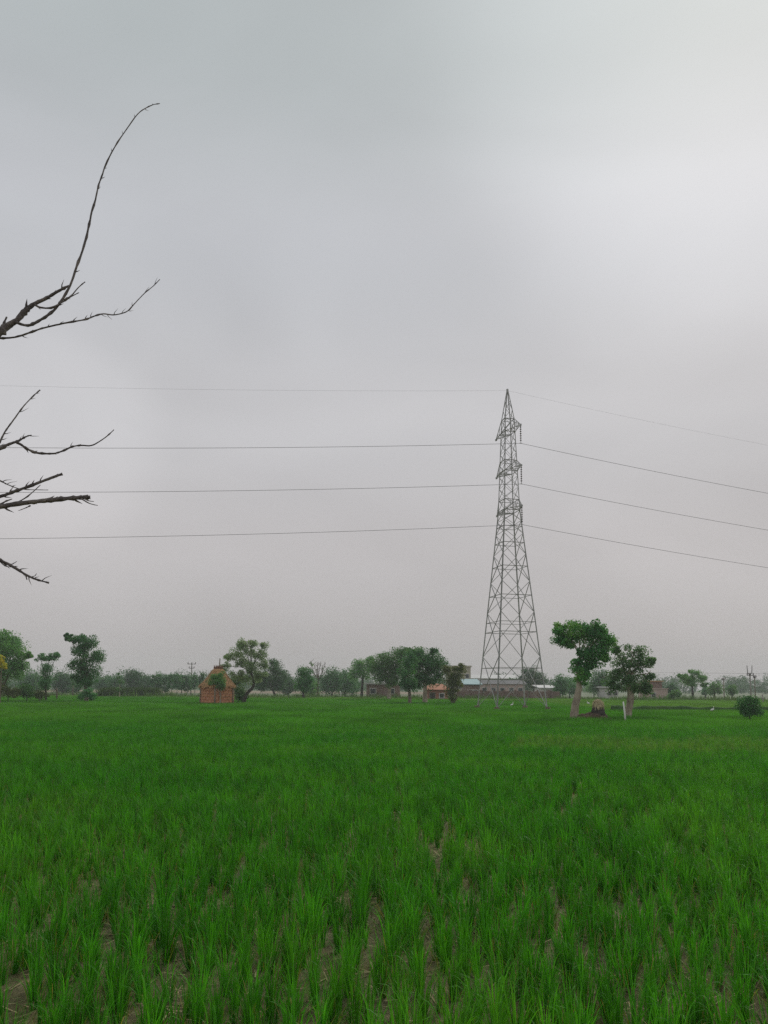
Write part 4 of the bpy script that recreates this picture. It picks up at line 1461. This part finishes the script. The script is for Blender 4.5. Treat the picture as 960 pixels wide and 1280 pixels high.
p1, h1 = pole('utility pole with a crossarm rising above the trees left of the hut', 238.5, 829, 140, arms=((0.15, 1.5), (0.9, 1.0)))
p2, h2 = pole('short plain pole, leftmost of the three poles at the right', 905, 849, 118, 0.09, arms=((0.1, 0.5),))
p3, h3 = pole('tallest of the poles at the right edge, with two upright prongs', 938.5, 841, 105, arms=((0.35, 0.9),), prongs=1)
p4, h4 = pole('thin pole just right of the tallest pole', 944, 846, 110, 0.09, arms=((0.1, 0.4),))
for k, (za, zb_, lab) in enumerate(((h3 - 0.1, 840.5, 'upper thin line strung left from the tallest right-hand pole'), (h3 - 1.2, 847.5, 'lower thin line strung left from the tallest right-hand pole'))):
    A = p3 + Vector((0, 0, za))
    B = at_y(812, zb_, 150)
    C = A + (A - B) * 0.35
    mb = MB()
    L_ = []
    for i in range(31):
        u = i / 30
        q = B.lerp(C, u)
        L_.append(q)
    mb.tube(L_, [0.014] * 31, 5)
    tag(mb.build('overhead_line', 'wire'), lab, 'cable', 'thin lines at the right')
for x, yt, yb_, lab in ((71, 860, 873, 'wooden fence post between the small ragged tree and the tall ragged tree'), (91, 856, 869, 'wooden fence post just left of the tall ragged tree'),
                        (954, 868, 877, 'pale concrete field post at the right edge'), (426, 864, 869, 'short white marker post in the field left of the slim tree')):
    P = gp(x, yb_)
    h = at_y(x, yt, P.y).z
    mb = MB()
    mb.tube([Vector((0, 0, -0.1)), Vector((random.uniform(-.05, .05), 0, h * 0.6)), Vector((random.uniform(-.1, .1), 0, h))], [0.09, 0.085, 0.07], 7, jitter=0.1)
    tag(mb.build('field_post', 'white' if x == 426 else ('concrete' if x > 900 else 'bark'), None, P), lab, 'post', 'posts in the fields')

# ---------------------------------------------------------------- mound, straw heap, leaning stake, egrets
mp_ = gp(741, 895.5)
mk = mp_.y / FPX


def lump(name, mat, P, rx, ry, h, seed, rough, parent=None, n=26, m_=9, tilt=0.0):
    vs, fs = [], []
    for j in range(m_ + 1):
        ph = math.pi / 2 * j / m_
        for i in range(n):
            th = 2 * math.pi * i / n
            x, y, z = math.cos(th) * math.cos(ph), math.sin(th) * math.cos(ph), math.sin(ph)
            q = 1 + rough * (noise.noise((x * 2.2 + seed, y * 2.2, z * 2.2)) + 0.5 * noise.noise((x * 6 + seed, y * 6, z * 6)))
            vs.append((x * rx * q, y * ry * q, z * h * q - 0.05))
    for j in range(m_):
        for i in range(n):
            fs.append((j * n + i, j * n + (i + 1) % n, (j + 1) * n + (i + 1) % n, (j + 1) * n + i))
    mb = MB()
    mb.add(vs, fs, True)
    return mb.build(name, mat, parent, P)


tag(lump('earth_mound', 'earth', mp_, 25 * mk, 0.7, 0.50, 3, 0.4), 'low brown earth mound beside the pale trunk', 'mound')
sp_ = gp(745, 895)
heap = thing('straw_heap', 'dark heap capped with cream straw on the earth mound', 'straw heap', sp_ + Vector((0, -0.45, 0)))
lump('heap_body', 'bark_dark', (0, 0, 0.38), 8.3 * mk, 0.33, 0.70, 8, 0.25, heap)
lump('straw_cap', 'straw_pale', (0.02, 0, 0.86), 6.0 * mk, 0.28, 0.36, 5, 0.22, heap)
g = np.random.default_rng(41)
Ns = 420
ta, el = g.uniform(0, 2 * np.pi, Ns), g.uniform(0.1, 1.5, Ns)
p0 = np.stack([np.cos(ta) * np.cos(el) * 6.8 * mk, np.sin(ta) * np.cos(el) * 0.3, np.sin(el) * 0.38 + 0.84], 1)
dn = np.stack([np.cos(ta) * np.sin(el), np.sin(ta) * np.sin(el), -np.cos(el) - 0.25], 1) + g.normal(0, 0.25, (Ns, 3))
p1_ = p0 + dn * g.uniform(0.08, 0.22, Ns)[:, None]
sd = np.stack([-np.sin(ta), np.cos(ta), np.zeros(Ns)], 1) * 0.008
o = link('loose_straw', np_mesh('loose_straw', np.stack([p0 - sd, p0 + sd, p1_ + sd, p1_ - sd], 1).reshape(-1, 3), np.arange(4 * Ns).reshape(-1, 4)), 'straw_pale', heap)
o['kind'] = 'stuff'
st = gp(782, 897.5)
mb = MB()
top_ = at_y(779, 877, st.y + 0.15) - st
mb.tube([Vector((0, 0, -0.05)), top_ * 0.5 + Vector((0.01, 0, 0)), top_], [0.052, 0.046, 0.038], 8, jitter=0.12)
tag(mb.build('wooden_stake', 'white', None, st), 'whitish stake leaning against the thick short trunk', 'stake')


def egret(label, px, py, rz):
    P = gp(px, py)
    t = thing('egret', label, 'bird', P + Vector((0, 0, 0.02)), 'white egrets in the rice', rz)
    s = 0.8
    mb = MB()
    bpts = [(-0.20, 0, 0.40), (-0.12, 0, 0.43), (0.0, 0, 0.46), (0.09, 0, 0.49), (0.13, 0, 0.54), (0.11, 0, 0.61), (0.10, 0, 0.67), (0.13, 0, 0.71), (0.17, 0, 0.705)]
    brad = [0.012, 0.05, 0.085, 0.065, 0.034, 0.024, 0.024, 0.034, 0.018]
    a, r = smooth_path([Vector(p) * s for p in bpts], [q * s for q in brad], 4)
    mb.tube(a, r, 10)
    mb.build('body', 'feather', t)
    mb = MB()
    mb.tube([Vector((0.18, 0, 0.705)) * s, Vector((0.26, 0, 0.69)) * s], [0.014 * s, 0.003], 6)
    mb.build('beak', 'beak', t)
    for sy in (-0.03, 0.03):
        mb = MB()
        mb.tube([Vector((0, sy, 0.40)) * s, Vector((-0.02, sy, 0.20)) * s, Vector((0.0, sy, -0.02)) * s], [0.012, 0.009, 0.009], 6)
        mb.build('leg', 'black_leg', t)


egret('white egret in the rice between the tower legs', 640, 882, 0.4)
egret('white egret in the rice just right of the pale trunk', 735.5, 880, 2.6)
egret('white egret on the bund left of the round bush', 890.5, 888.5, 0.2)

# ---------------------------------------------------------------- haze
mt, nt, b = new_mat('haze_air')
nt.nodes.remove(b)
pv = nt.nodes.new('ShaderNodeVolumePrincipled')
pv.inputs['Color'].default_value = (0.93, 0.95, 0.97, 1)
pv.inputs['Density'].default_value = 0.0008
pv.inputs['Anisotropy'].default_value = 0.0
nt.links.new(pv.outputs[0], nt.nodes['Material Output'].inputs['Volume'])
M['haze'] = mt
mb = MB()
mb.box((0, 0, 11.5), (EXT * 2 + 20, EXT * 2 + 20, 25))
tag(mb.build('haze', 'haze'), 'thin grey haze over the fields', 'haze', kind='stuff')
